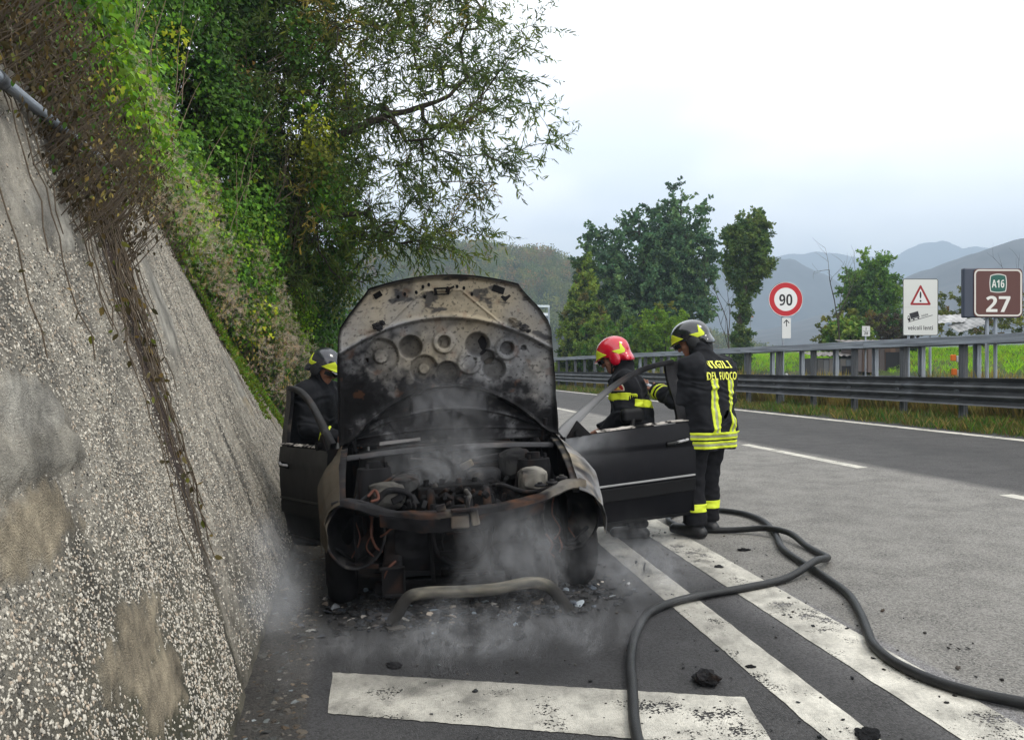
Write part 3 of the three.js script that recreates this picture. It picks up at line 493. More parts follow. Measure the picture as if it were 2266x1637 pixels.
const nearFirst = (r, a, b) => a + (b - a) * r() ** 2.2;
grass('verge_grass', 'low weeds and grass on the verge under the crash barrier', 15000, (r) => [10.2 + r() * 1.4, nearFirst(r, 6, 60)], [[G.olive, 3], [G.mid, 2], [G.dry, 2.2], [G.lush, 0.8], [G.brown, 1]], 0.24, 51, 0.7);
grass('median_weeds', 'tall dry brown weeds between the two crash barrier rows', 26000, (r) => [11.6 + r() * 1.3, nearFirst(r, 7, 50)], [[[0.24, 0.17, 0.08], 4], [[0.15, 0.095, 0.045], 2], [G.olive, 2]], 0.62, 52, 0.35);
grass('bank_grass', 'bright green grass on the bank beyond the opposite road', 60000, (r) => [21.6 + r() * 16, nearFirst(r, 8, 75)], [[[0.2, 0.33, 0.012], 4], [[0.14, 0.25, 0.015], 3], [G.dry, 0.8], [G.mid, 1]], 0.22, 53, 0.8);
// trees and bushes beyond the barrier; each a thing with its own trunk and crown
function bushTree(name, label, category, x, d, h, shape, o, seed, group) {
  const r = rngOf(seed), y0 = terrainY(x, d), root = thing(name, label, category, [x, y0, -d], 0, group), targets = [];
  let guard = 0; while (targets.length < o.n && guard++ < 90000) { const p = V((r() - 0.5) * 2 * o.w, r() * h, (r() - 0.5) * 2 * o.w * 0.8); if (shape(p.x / o.w, p.y / h, p.z / (o.w * 0.8), r)) targets.push(p); }
  const t = o.trunk ?? [[0, -0.3, 0, 0.02 * h], [0.1, h * 0.45, 0, 0.012 * h], [0, h * 0.9, 0, 0.004 * h]];
  growTree(root, Array.isArray(t[0][0]) ? t : [t], targets, { step: h * 0.05, tip: h * 0.0011, twigs: 4, twigLen: h * 0.07, leaves: 9, leaf: h * 0.026, geo: sprigOval, mat: matLeafDark, hang: 0.1, ...o }, r); return root;
}
const sprigOval = sprigGeo(leafOval, 4, 0.5, 3), sprigRound = sprigGeo(leafRound, 4, 0.5, 5);
const ball = (x, y, z) => x * x + ((y - 0.55) / 0.45) ** 2 + z * z < 1, blobby = (f, s) => (x, y, z, r) => x * x + ((y - 0.55) / 0.47) ** 2 + z * z < 0.72 + f * fbm(x * 2.2 + s, y * 3.2, z * 2.2, 2);
const cool = [[[0.05, 0.09, 0.07], 4], [[0.075, 0.115, 0.075], 3], [[0.035, 0.062, 0.058], 2]];
bushTree('alder_tree', 'big dark bushy tree behind the red-helmeted firefighter', 'tree', 19.2, 55.5, 11.9, blobby(0.55, 1), { n: 340, w: 4.9, leaf: 0.23, twigs: 5, leaves: 13, colors: cool, geo: sprigRound }, 61, 'trees beyond the barrier');
bushTree('alder_tree', 'big dark tree with thin bare top shoots behind the lettered firefighter', 'tree', 22.0, 55, 12.5, blobby(0.7, 5), { n: 230, w: 3.3, leaf: 0.22, twigs: 5, leaves: 12, colors: cool, geo: sprigRound }, 62, 'trees beyond the barrier');
bushTree('ivy_column', 'ivy-clad cone-shaped trunk just right of the raised bonnet', 'tree', 12.75, 46, 7.2, (x, y, z) => Math.hypot(x, z) < 0.2 + 0.85 * Math.pow(1 - y, 0.7) * (y < 0.25 ? 0.9 : 1), { n: 420, w: 1.75, leaf: 0.2, twigs: 5, twigLen: 0.32, colors: [[[0.11, 0.14, 0.035], 4], [[0.15, 0.175, 0.05], 2.5], [[0.03, 0.05, 0.02], 3], [[0.1, 0.08, 0.04], 0.6]] }, 63);
bushTree('ivy_tree', 'tall slender ivy-covered tree left of the round speed sign', 'tree', 20.7, 43, 9.4, (x, y, z, r) => { const cx = -0.22 + 0.75 * y - 0.25 * y * y, w = y < 0.52 ? 0.3 - 0.1 * y : 0.22 + 0.75 * Math.sin((y - 0.5) * 6.0) * (y > 0.5 ? 1 : 0); return Math.hypot(x - cx + 0.0, z) < Math.max(w, 0.12) && (y < 0.55 || r() < 0.28); }, { n: 300, w: 1.55, leaf: 0.21, twigs: 5, twigLen: 0.34, colors: [[[0.06, 0.09, 0.035], 4], [[0.08, 0.1, 0.04], 2], [[0.04, 0.068, 0.035], 3]], trunk: [[[-0.35, -0.3, 0, 0.24], [-0.15, 3, 0, 0.18], [0.25, 6, 0, 0.11], [0.5, 9, 0, 0.03]]] }, 64);
bushTree('round_tree', 'round-crowned tree between the speed sign and the warning panel', 'tree', 30.4, 46, 6.3, blobby(0.5, 9), { n: 260, w: 2.15, leaf: 0.24, colors: [[[0.06, 0.11, 0.03], 4], [[0.09, 0.14, 0.03], 2], [[0.04, 0.075, 0.03], 2]] }, 65);
bushTree('shrub', 'yellow-green shrub behind the lettered firefighter', 'bush', 15.9, 42, 4.3, ball, { n: 190, w: 1.75, leaf: 0.17, colors: [[[0.095, 0.145, 0.015], 4], [[0.065, 0.11, 0.018], 3], [G.olive, 0.6]] }, 66, 'shrubs beyond the barrier');
bushTree('shrub', 'mid-green shrub right of the cone-shaped ivy trunk', 'bush', 13.6, 43, 3.7, ball, { n: 200, w: 2.3, leaf: 0.17, colors: [[[0.06, 0.09, 0.02], 4], [[0.085, 0.115, 0.02], 2], [G.mid, 2]] }, 67, 'shrubs beyond the barrier');
bushTree('shrub', 'leafy bush beside the shed right of the speed sign pole', 'bush', 22.6, 36, 2.4, ball, { n: 130, w: 1.3, leaf: 0.14, colors: [[[0.085, 0.12, 0.03], 3], [[0.13, 0.16, 0.05], 2], [G.mid, 2]], geo: sprigRound }, 68, 'shrubs beyond the barrier');
bushTree('shrub', 'dark purple-leaved bush under the round-crowned tree', 'bush', 24.8, 36, 2.4, ball, { n: 120, w: 1.5, leaf: 0.13, colors: [[[0.035, 0.025, 0.03], 4], [[0.05, 0.04, 0.035], 2], [G.dark, 1]] }, 69, 'shrubs beyond the barrier');
for (const [i, x, d, h, w, l] of [[0, 30.5, 37, 3.2, 3.2, 'olive scrub left of the warning panel'], [1, 26.0, 26, 2.9, 2.3, 'olive scrub between the warning panel and the brown sign'], [2, 29.4, 24.5, 4.2, 1.6, 'yellowing tall shrub behind the right rim of the brown sign'], [3, 28.2, 27, 2.8, 2.2, 'brownish scrub below the brown sign'], [4, 25.6, 40, 2.6, 2.4, 'low scrub behind the sheds']])
  bushTree('scrub', l, 'bush', x, d, h, ball, { n: 170, w, leaf: 0.14, colors: [[G.olive, 4], [[0.05, 0.06, 0.022], 3], [[0.14, 0.13, 0.03], i === 2 ? 6 : 1], [G.brown, i === 3 ? 3 : 0.6]] }, 70 + i, 'scrub beyond the barrier');
{ // leafless saplings
  const bare = (label, x, d, h, seed) => { const r = rngOf(seed), root = thing('bare_sapling', label, 'tree', [x, terrainY(x, d), -d], 0, 'leafless saplings'), segs = []; const grow = (p, dir, L, R, k) => { let q = p.clone(); for (let i = 0; i < 4; i++) { const n = q.clone().addScaledVector(dir, L / 4); segs.push([q, n, R * (1 - i * 0.15), R * (0.85 - i * 0.15)]); q = n; dir = dir.clone().add(randDir(r).multiplyScalar(0.16)).normalize(); if (k > 0 && i > 0) grow(q, dir.clone().add(randDir(r).multiplyScalar(0.7)).add(V(0, 0.2, 0)).normalize(), L * 0.6, R * 0.5, k - 1); } }; grow(V(0, -0.1, 0), V(0.05, 1, 0).normalize(), h, h * 0.014, 3); stemMesh(segs, root, woodMat, 'trunk'); };
  bare('thin leafless sapling left of the round speed sign', 21.4, 35, 3.4, 81); bare('leafless bush left of the tall ivy-covered tree', 19.4, 42, 3.6, 82); bare('small leafless sapling by the warning panel', 25.2, 28, 2.6, 83);
}

// ------------------------------------------------------------------ hills and mountains
function ridge(name, label, xs, d0, d1, profile, col, seed, m) { // a ridge running across the view; profile(x) is its crest height
  const g = sheet(xs[2], 44, (u, v) => {
    const x = lerp(xs[0], xs[1], u), d = lerp(d0, d1, v), s = Math.sin(Math.PI * clamp(v, 0, 1)), h = profile(x), n = fbm(x / (d1 - d0) * 5 + seed, d / (d1 - d0) * 5, seed, 5);
    const k = 1 + 0.5 * fbm(x / (d1 - d0) * 18, d / (d1 - d0) * 18, seed, 4);
    return { p: [x, h * Math.pow(s, 0.8) * (1 + 0.22 * n) - 4, -d], c: col.map((q) => q * k), uv: [x, d] };
  });
  const o = structure(name, g, m ?? vcol(1, { map: rep(texMottle, 0.02) })); o.userData.label = label; return o;
}
const hillH = (x) => interp([[-160, 30], [-60, 40], [20, 51], [52, 53], [70, 51], [89, 42], [99, 35], [125, 20], [165, 3]], x);
ridge('hill', 'wooded autumn hill behind the raised bonnet', [-200, 190, 110], 230, 470, (x) => hillH(x) - 4, [0.05, 0.05, 0.02], 3);
ridge('mountain', 'long wooded mountain flank rising to the right edge', [137, 1045, 110], 385, 1045, (x) => interp([[137, 6], [300, 26], [347, 34], [414, 47], [477, 69], [552, 97], [633, 125], [760, 160], [1045, 200]], x), [0.07, 0.065, 0.06], 7);
ridge('mountain', 'pale far mountain with a pointed peak', [385, 1980, 110], 1650, 2860, (x) => interp([[385, 180], [825, 260], [1100, 300], [1249, 318], [1400, 312], [1519, 316], [1600, 345], [1673, 378], [1720, 356], [1792, 318], [1980, 300]], x), [0.05, 0.055, 0.06], 9);
ridge('mountain', 'pale blue mountain shoulder behind the tall ivy-covered tree', [137, 935, 90], 935, 1650, (x) => interp([[137, 30], [363, 90], [500, 135], [580, 180], [640, 190], [668, 178], [704, 134], [746, 92], [935, 20]], x), [0.05, 0.055, 0.055], 12);
{ // trees on the hill: crowns of many small leaf faces
  const r = rngOf(91), mk = (s) => { const q = rngOf(s), pos = []; for (let i = 0; i < 170; i++) { const d = randDir(q), k = 0.55 + 0.45 * q(), c = V(d.x * k, 0.9 + d.y * k * 1.1, d.z * k), a = randDir(q).multiplyScalar(0.17), b = randDir(q).multiplyScalar(0.17); pos.push(c.x, c.y, c.z, c.x + a.x, c.y + a.y, c.z + a.z, c.x + b.x, c.y + b.y, c.z + b.z); } const g = new THREE.BufferGeometry(); g.setAttribute('position', new THREE.Float32BufferAttribute(pos, 3)); g.computeVertexNormals(); g.setAttribute('uv', new THREE.Float32BufferAttribute(new Float32Array(pos.length / 3 * 2), 2)); return g; };
  const list = [[], []];
  for (let i = 0; i < 5600; i++) {
    const x = -110 + r() * 275, v = 0.06 + 0.56 * r(), d = lerp(230, 470, v), s = Math.sin(Math.PI * v), n = fbm(x / 240 * 5 + 3, d / 240 * 5, 3, 5), y = (hillH(x) - 4) * Math.pow(s, 0.8) * (1 + 0.22 * n) - 4;
    const a = fbm(x * 0.03, d * 0.03, 2, 3), c = pick(r, [[[0.09, 0.125, 0.035], 2 + 2 * Math.max(0, -a) * 3], [[0.17, 0.19, 0.045], 2.6], [[0.24, 0.15, 0.05], 0.7 + 2.5 * Math.max(0, a)], [[0.13, 0.09, 0.05], 0.4], [[0.05, 0.08, 0.04], 1.2]]);
    const h = 2.2 + 2.6 * r(); list[i & 1].push({ p: V(x, y - 0.4, -d), q: qUp(V(0, 1, 0), r() * 6), s: [h * 0.8, h, h * 0.8], c: vary(r, c, 0.25) });
  }
  list.forEach((l, k) => { const m = scatter('hillside_wood', mk(95 + k), matLeafDark, l, scene); m.userData.kind = 'stuff'; m.userData.label = 'autumn wood covering the hill behind the bonnet'; });
}

// ------------------------------------------------------------------ crash barriers
const beamShape = (() => { // three-wave rail: y along height, x towards the road
  const P = []; for (let i = 0; i <= 36; i++) { const t = i / 36; P.push([0.045 * Math.cos(t * 6 * Math.PI) * (0.9), -0.25 + 0.5 * t]); } return P;
})();
function beamGeo(d0, d1, x, yMid, s) {
  const n = beamShape.length;
  return solid(sheet(n - 1, 10, (u, v, i) => { const [o, h] = beamShape[i], d = lerp(d0, d1, v); return { p: [x + s * o, roadY(11.2) + yMid + h, -d], uv: [h, d] }; }, s < 0), 0.004);
}
function barrier(label, x, s, d0, phase, pitch, beamM, railY, far) {
  const b = thing('crash_barrier', label, 'crash barrier', [0, 0, 0]), y0 = roadY(11.2);
  for (let d = d0; d < 90; d += pitch * 3) part('beam', beamGeo(d, d + pitch * 3 - 0.012, x - s * 0.11, 0.61, -s), beamM, b);
  for (let d = d0 + pitch * 3; d < 60; d += pitch * 3) part('splice', beamGeo(d - 0.16, d + 0.16, x - s * 0.114, 0.61, -s), galvDull, b);
  for (let d = d0 + phase; d < 88; d += pitch) {
    const H = railY + 0.2; // C-section post
    const g = merge([box(0.012, H, 0.13, x, y0 - 0.2 + H / 2, -d, 0, 0, 0, 0.003), box(0.09, H, 0.01, x + s * 0.045, y0 - 0.2 + H / 2, -d - 0.062, 0, 0, 0, 0.003), box(0.09, H, 0.01, x + s * 0.045, y0 - 0.2 + H / 2, -d + 0.062, 0, 0, 0, 0.003)]);
    part('post', g, far ? galv : galvDull, b); part('spacer', box(0.1, 0.34, 0.12, x - s * 0.055, y0 + 0.61, -d, 0, 0, 0, 0.01), galvDull, b);
  }
  for (let d = d0; d < 90; d += 6.0) part('top_rail', merge([box(0.3, 0.012, 5.99, x + s * 0.06, y0 + railY, -d - 3, 0, 0, 0, 0.003), box(0.012, 0.15, 5.99, x - s * 0.085, y0 + railY - 0.075, -d - 3, 0, 0, 0, 0.003), box(0.012, 0.13, 5.99, x + s * 0.2, y0 + railY - 0.065, -d - 3, 0, 0, 0, 0.003)]), galv, b);
  return b;
}
const beamDark = mat([0.13, 0.134, 0.14], 0.42, { metalness: 0.4, map: rep(texMottle, 1, 0.6), bumpMap: grainBump, bumpScale: 0.002 });
barrier('weathered three-wave crash barrier with tall top rail along our carriageway', 11.1, 1, 5, 0.35, 1.74, beamDark, 1.62, false);
barrier('galvanised crash barrier of the opposite carriageway behind the first one', 12.55, -1, 5, 0.05, 1.72, galvDull, 1.66, true);

// ------------------------------------------------------------------ signs
const canvasTex = (w, h, draw) => { const c = document.createElement('canvas'); c.width = w; c.height = h; const x = c.getContext('2d'); draw(x, w, h); const t = new THREE.CanvasTexture(c); t.colorSpace = THREE.SRGBColorSpace; return t; };
const rrect = (x, a, b, w, h, r) => { x.beginPath(); x.roundRect(a, b, w, h, r); };
const plateGeo = (w, h, r, t = 0.003) => { const s = new THREE.Shape(); const a = -w / 2, b = -h / 2; s.moveTo(a + r, b); s.lineTo(-a - r, b); s.quadraticCurveTo(-a, b, -a, b + r); s.lineTo(-a, -b - r); s.quadraticCurveTo(-a, -b, -a - r, -b); s.lineTo(a + r, -b); s.quadraticCurveTo(a, -b, a, -b - r); s.lineTo(a, b + r); s.quadraticCurveTo(a, b, a + r, b); const g = new THREE.ExtrudeGeometry(s, { depth: t, bevelEnabled: false, curveSegments: 8 }), p = g.attributes.position, u = g.attributes.uv; for (let i = 0; i < p.count; i++) u.setXY(i, (p.getX(i) - a) / w, (p.getY(i) - b) / h); return g; };
const faceMat = (t) => mat([0.86, 0.86, 0.86], 0.55, { map: t });
const signYaw = THREE.MathUtils.degToRad(-9);
function pole(parent, x, z, y0, y1, r = 0.03) { return part('pole', cyl(r, r, y1 - y0, x, (y0 + y1) / 2, z), galv, parent); }
{ // round speed limit with an arrow plate
  const x = 11.35, d = 21.05, g0 = terrainY(x, d), t = thing('speed_limit_sign', 'round 90 speed limit sign with an arrow plate on a grey pole', 'road sign', [x, g0, -d], signYaw);
  const face = canvasTex(512, 512, (c) => { c.fillStyle = '#e9e9e6'; c.fillRect(0, 0, 512, 512); c.fillStyle = '#c4121f'; c.beginPath(); c.arc(256, 256, 246, 0, 7); c.fill(); c.fillStyle = '#efefec'; c.beginPath(); c.arc(256, 256, 172, 0, 7); c.fill(); c.fillStyle = '#111'; c.font = 'bold 230px sans-serif'; c.textAlign = 'center'; c.textBaseline = 'middle'; c.save(); c.translate(256, 266); c.scale(0.82, 1); c.fillText('90', 0, 0); c.restore(); });
  const disc = new THREE.CylinderGeometry(0.46, 0.46, 0.004, 48); const p = disc.attributes.position, u = disc.attributes.uv; disc.rotateX(Math.PI / 2); for (let i = 0; i < p.count; i++) u.setXY(i, p.getX(i) / 0.92 + 0.5, p.getY(i) / 0.92 + 0.5); const yc = 3.33 - g0; disc.translate(0.0, yc, 0.045);
  part('sign_face', disc, faceMat(face), t); part('sign_rim', new THREE.TorusGeometry(0.462, 0.009, 8, 48).translate(0, yc, 0.043), galv, t);
  const arrow = canvasTex(128, 288, (c) => { c.fillStyle = '#e4e4e0'; c.fillRect(0, 0, 128, 288); c.strokeStyle = '#161616'; c.lineWidth = 13; c.beginPath(); c.moveTo(64, 122); c.lineTo(64, 32); c.moveTo(24, 74); c.lineTo(64, 30); c.lineTo(104, 74); c.stroke(); });
  part('arrow_plate', plateGeo(0.235, 0.54, 0.02).translate(0.02, yc - 0.76, 0.04), faceMat(arrow), t);
  pole(t, -0.06, 0, 0, yc + 0.4, 0.034); part('bracket', [box(0.2, 0.04, 0.03, 0, yc + 0.2, 0.03), box(0.2, 0.04, 0.03, 0, yc - 0.22, 0.03)], galvDull, t);
  const br = thing('bent_pipe', 'pale bent pipe leaning from the speed sign pole down to the barrier', 'pipe', [x, g0, -d]); part('pipe_run', tube([[0, 0.92, 0.06], [0.1, 0.74, 0.06], [0.45, 0.5, 0.08], [0.62, 0.3, 0.1], [0.7, 0.05, 0.12]], 0.035, 24, 10), mat([0.5, 0.52, 0.5], 0.6), br);
}
{ // white panel: slow vehicles uphill
  const x = 12.82, d = 17.6, g0 = terrainY(x, d), t = thing('lorry_warning_sign', 'white panel with red warning triangle and a black lorry climbing a slope', 'road sign', [x, g0, -d], signYaw), h = 1.3, w = 0.82;
  const face = canvasTex(512, 812, (c) => {
    c.fillStyle = '#ddded8'; c.fillRect(0, 0, 512, 812); c.strokeStyle = '#23302c'; c.lineWidth = 9; rrect(c, 5, 5, 502, 802, 26); c.stroke();
    c.beginPath(); c.moveTo(256, 108); c.lineTo(388, 362); c.lineTo(124, 362); c.closePath(); c.lineJoin = 'round'; c.fillStyle = '#e9e9e6'; c.fill(); c.strokeStyle = '#9c1016'; c.lineWidth = 30; c.stroke(); c.fillStyle = '#111'; c.beginPath(); c.ellipse(256, 232, 13, 50, 0, 0, 7); c.fill(); c.beginPath(); c.arc(256, 318, 14, 0, 7); c.fill();
    c.strokeStyle = '#c6c7c1'; c.lineWidth = 3; c.beginPath(); c.moveTo(12, 408); c.lineTo(500, 408); c.stroke();
    c.save(); c.translate(72, 612); c.rotate(-0.28); c.fillStyle = '#15161a'; c.fillRect(0, 6, 370, 8); c.fillRect(52, -104, 130, 78); c.fillRect(48, -22, 140, 8); c.beginPath(); c.moveTo(8, -10); c.lineTo(8, -48); c.lineTo(20, -76); c.lineTo(44, -76); c.lineTo(44, -10); c.fill(); c.fillStyle = '#ddded8'; c.fillRect(16, -64, 20, 22); c.fillStyle = '#15161a'; for (const q of [28, 92, 160]) { c.beginPath(); c.arc(q, -8, 13, 0, 7); c.fill(); } c.font = 'bold 40px sans-serif'; c.fillText('inizio', 208, -8); c.restore();
    c.fillStyle = '#15161a'; c.font = 'bold 78px sans-serif'; c.textAlign = 'center'; c.save(); c.translate(256, 730); c.scale(0.84, 1); c.fillText('veicoli lenti', 0, 0); c.restore();
  });
  const yc = 3.02 - 0.1 - g0; part('sign_face', plateGeo(w, h, 0.05, 0.004).translate(0, yc - 0.02, 0.05), faceMat(face), t); for (const s of [-0.25, 0.25]) pole(t, s, 0, 0, yc + 0.5, 0.03);
  for (const q of [-0.4, 0.35]) part('stiffener', box(w - 0.1, 0.04, 0.03, 0, yc + q, 0.033), galvDull, t);
}
{ // brown motorway kilometre sign
  const x = 12.42, d = 14.9, g0 = terrainY(x, d), t = thing('kilometre_sign', 'brown A16 motorway sign numbered 27 with a white border', 'road sign', [x, g0, -d], signYaw), w = 0.97, h = 0.94;
  const face = canvasTex(512, 496, (c) => {
    c.fillStyle = '#5a2f26'; c.fillRect(0, 0, 512, 496); c.strokeStyle = '#ded9cf'; c.lineWidth = 17; rrect(c, 14, 14, 484, 468, 46); c.stroke();
    const hex = () => { c.beginPath(); c.moveTo(178, 72); c.quadraticCurveTo(256, 40, 334, 72); c.quadraticCurveTo(352, 150, 334, 232); c.quadraticCurveTo(256, 254, 178, 232); c.quadraticCurveTo(160, 150, 178, 72); c.closePath(); };
    hex(); c.fillStyle = '#0e5a4c'; c.fill(); c.strokeStyle = '#e2e0d8'; c.lineWidth = 9; c.stroke(); c.fillStyle = '#e8e6de'; c.textAlign = 'center'; c.font = 'bold 112px sans-serif'; c.save(); c.translate(256, 194); c.scale(0.68, 1); c.fillText('A16', 0, 0); c.restore(); c.font = 'bold 248px sans-serif'; c.save(); c.translate(256, 446); c.scale(1.0, 0.92); c.fillText('27', 0, 0); c.restore();
  });
  const yc = 2.98 - g0; part('sign_face', plateGeo(w, h, 0.09, 0.004).translate(0.07, yc, 0.14), faceMat(face), t); part('sign_box', new RoundedBoxGeometry(1.15, h + 0.03, 0.12, 3, 0.03).translate(-0.03, yc, 0.07), mat([0.035, 0.045, 0.07], 0.5), t, 'dark blue-grey box behind the brown plate');
  for (const s of [-0.05, 0.12]) pole(t, s, -0.03, 0, yc, 0.035);
}
{ // small white hectometre plate, far triangle, hazard plates
  const x = 12.5, d = 19.2, g0 = terrainY(x, d), t = thing('distance_plate', 'small white plate reading I over 28 above the barrier rail', 'road sign', [x, g0, -d], signYaw);
  part('plate', plateGeo(0.2, 0.25, 0.01).translate(0, 2.42 - g0, 0.03), faceMat(canvasTex(128, 160, (c) => { c.fillStyle = '#dcdcd8'; c.fillRect(0, 0, 128, 160); c.fillStyle = '#1a1a1a'; c.textAlign = 'center'; c.font = 'bold 52px sans-serif'; c.fillText('I', 64, 62); c.font = 'bold 60px sans-serif'; c.fillText('28', 64, 136); c.fillRect(10, 76, 108, 4); })), t); pole(t, 0, 0, 0, 2.3 - g0, 0.02);
  const fx = 30.5, fd = 62, fg = terrainY(fx, fd), f = thing('warning_triangle', 'tiny red-rimmed triangle sign far off left of the speed sign', 'road sign', [fx, fg, -fd], -0.2), tri = (a) => [[-a, -a * 0.58], [a, -a * 0.58], [0, a * 1.15]];
  part('red_rim', extrude(tri(0.25), 0.01, 0).translate(0, 5.6 - fg, 0.03), mat([0.5, 0.02, 0.02], 0.6), f); part('white_face', extrude(tri(0.14), 0.01, 0).translate(0, 5.59 - fg, 0.042), mat([0.75, 0.75, 0.75], 0.6), f); pole(f, 0, 0, 0, 5.55 - fg, 0.03);
  for (const [q, y, l] of [[0, 1.72, 'upper orange and white marker behind the barrier posts'], [0.02, 1.43, 'lower orange and white marker behind the barrier posts']]) {
    const m = thing('marker', l, 'road marker', [12.25 + q, terrainY(12.25, 15.6), -15.6], signYaw, 'orange and white markers'), yy = y - terrainY(12.25, 15.6);
    part('orange_block', box(0.1, 0.13, 0.06, -0.1, yy, 0, 0, 0, 0, 0.012), mat([0.78, 0.17, 0.01], 0.5), m); part('white_block', box(0.17, 0.13, 0.05, 0.05, yy - 0.02, 0, 0, 0, 0.08, 0.012), mat([0.6, 0.6, 0.58], 0.5), m); part('dark_band', box(0.1, 0.05, 0.01, 0.06, yy - 0.02, 0.027, 0, 0, 0.08, 0.003), mat([0.05, 0.05, 0.05], 0.6), m); part('stand', cyl(0.015, 0.015, yy + 0.05, 0.15, yy / 2, -0.02), galvDull, m);
  }
}
{ // sheds of boards and sheet iron, and scattered sheets on the bank
  const shed = (label, x, d, w, h, dep, c, seed) => {
    const r = rngOf(seed), g0 = terrainY(x, d) - 0.05, s = thing('shed', label, 'shed', [x, g0, -d], -0.15, 'makeshift sheds');
    part('wall', box(w, h, dep, 0, h / 2, 0, 0, 0, 0, 0.02), mat(c.map((q) => q * 0.6), 0.95), s);
    for (let i = 0; i < Math.round(w / 0.24); i++) part('board', box(0.22, h * (0.9 + 0.1 * r()), 0.03, -w / 2 + 0.13 + i * 0.24, h * 0.48, dep / 2 + 0.016, 0, 0, (r() - 0.5) * 0.05, 0.004), mat(vary(r, c, 0.4), 0.95), s);
    const roof = solid(sheet(40, 2, (u, v) => ({ p: [(u - 0.5) * (w + 0.4), h + 0.1 + 0.03 * Math.sin(u * 60) + 0.18 * v, (v - 0.5) * -(dep + 0.4)] })), 0.006); part('roof', roof, mat([0.3, 0.27, 0.25], 0.8, { map: rep(texMottle, 2) }), s);
    part('door_opening', box(0.6, h * 0.75, 0.05, w * 0.2, h * 0.38, dep / 2 + 0.02, 0, 0, 0, 0.01), mat([0.015, 0.015, 0.018], 0.9), s);
  };
  shed('low dark shed left of the speed sign pole', 20.4, 33.8, 1.9, 1.35, 1.6, [0.10, 0.10, 0.10], 5); shed('rusty low shed just behind the speed sign pole', 22.0, 33.2, 2.2, 1.1, 1.5, [0.11, 0.08, 0.07], 6);
  const sheetIron = (label, x, y, d, w, rz, c) => { const t = thing('loose_sheet', label, 'sheet', [x, terrainY(x, d) + y, -d], -0.1, 'pale sheets dumped on the bank'); const g = solid(sheet(24, 2, (u, v) => ({ p: [(u - 0.5) * w, 0.02 * Math.sin(u * 40) , (v - 0.5) * 0.7] })), 0.01); g.rotateX(0.5); g.rotateZ(rz); part('sheet', g, mat(c, 0.6, { map: rep(texMottle, 1) }), t); };
  sheetIron('white sheet lying left of the warning panel', 23.9, 1.75, 31, 1.5, 0.05, [0.6, 0.6, 0.6]); sheetIron('grey sheet below the white one left of the warning panel', 24.4, 1.45, 30.5, 1.3, 0.3, [0.45, 0.45, 0.45]); sheetIron('long pale sheet sloping up behind the brown sign', 26.2, 2.3, 27, 2.6, 0.3, [0.62, 0.62, 0.62]);
  // far gantry and lorry seen beside the bonnet
  const gan = thing('far_gantry', 'thin pale overhead beam far up the road beside the bonnet', 'gantry', [40.0, 5, -190]); part('beam', box(13, 0.5, 0.3, -2, 10.6, 0), mat([0.6, 0.65, 0.68], 0.6), gan); for (const q of [-8.3, 4.3]) part('leg', box(0.35, 10.8, 0.35, q, 5, 0), galv, gan);
  const lor = thing('far_lorry', 'tiny pale lorry on a far slip road beside the bonnet', 'lorry', [46, 11.2, -205], 0.05); part('body', box(2.4, 2.5, 6, 0, 2.2, 0, 0, 0, 0, 0.06), mat([0.65, 0.67, 0.7], 0.5), lor); part('windscreen', box(2.0, 0.8, 0.05, 0, 2.6, 3.01, 0, 0, 0, 0.01), mat([0.06, 0.08, 0.1], 0.2), lor); part('bumper', box(2.4, 0.35, 0.2, 0, 0.8, 3.05), mat([0.5, 0.5, 0.5], 0.5), lor); for (const q of [-0.9, 0.9]) for (const z of [-2, 2]) part('wheel', cyl(0.5, 0.5, 0.3, q, 0.5, z, 0, 0, Math.PI / 2), mat([0.02, 0.02, 0.02], 0.9), lor);
  part('cab_roof', box(2.2, 0.3, 1.6, 0, 3.55, 2), mat([0.6, 0.62, 0.65], 0.5), lor);
}

// ------------------------------------------------------------------ the burnt-out car. Its own axes: x to the right of the picture, z towards its bonnet end, origin on the ground under the front axle
const mixC = (a, b, t) => [lerp(a[0], b[0], t), lerp(a[1], b[1], t), lerp(a[2], b[2], t)];
const SOOT = [0.005, 0.0048, 0.0052], ASH = [0.19, 0.185, 0.18], TAN = [0.33, 0.27, 0.185], RUST = [0.13, 0.052, 0.02], GREY = [0.025, 0.0245, 0.027], WHITE = [0.42, 0.41, 0.39];
// scorched steel: t shifts from soot (0) to bare ash-coloured metal (1), rust adds orange blooms
const burnt = (x, y, z, t = 0.4, rust = 0.3, seed = 0) => {
  const n = fbm(x * 4 + seed, y * 4, z * 4, 4), m = fbm(x * 13 + seed, y * 13, z * 13, 4), k = clamp(t + 0.9 * n + 0.4 * m, 0, 1);
  let c = k < 0.5 ? mixC(SOOT, GREY, k * 2) : mixC(GREY, mixC(ASH, TAN, clamp(0.5 + 2 * fbm(x * 2.5, y * 2.5, z * 2.5 + 9, 3), 0, 1)), (k - 0.5) * 2);
  return mixC(c, RUST, clamp((fbm(x * 7 - seed, y * 7, z * 7 + 3, 4) - 0.16) * 5, 0, 1) * rust);
};
const tint = (g, fn) => { const p = g.attributes.position, c = new Float32Array(p.count * 3); for (let i = 0; i < p.count; i++) c.set(fn(p.getX(i), p.getY(i), p.getZ(i)), i * 3); g.setAttribute('color', new THREE.BufferAttribute(c, 3)); return g; };
const steel = vcol(0.85, { specularIntensity: 0.3, bumpMap: rep(texGrain, 3), bumpScale: 0.004 }), paintSoot = vcol(0.36, { specularIntensity: 0.28, metalness: 0.0, bumpMap: rep(texGrain, 2), bumpScale: 0.0012 });
const b = (geo, t = 0.3, rust = 0.3, seed = 0) => tint(merge(Array.isArray(geo) ? geo : [geo]), (x, y, z) => burnt(x, y, z, t, rust, seed));
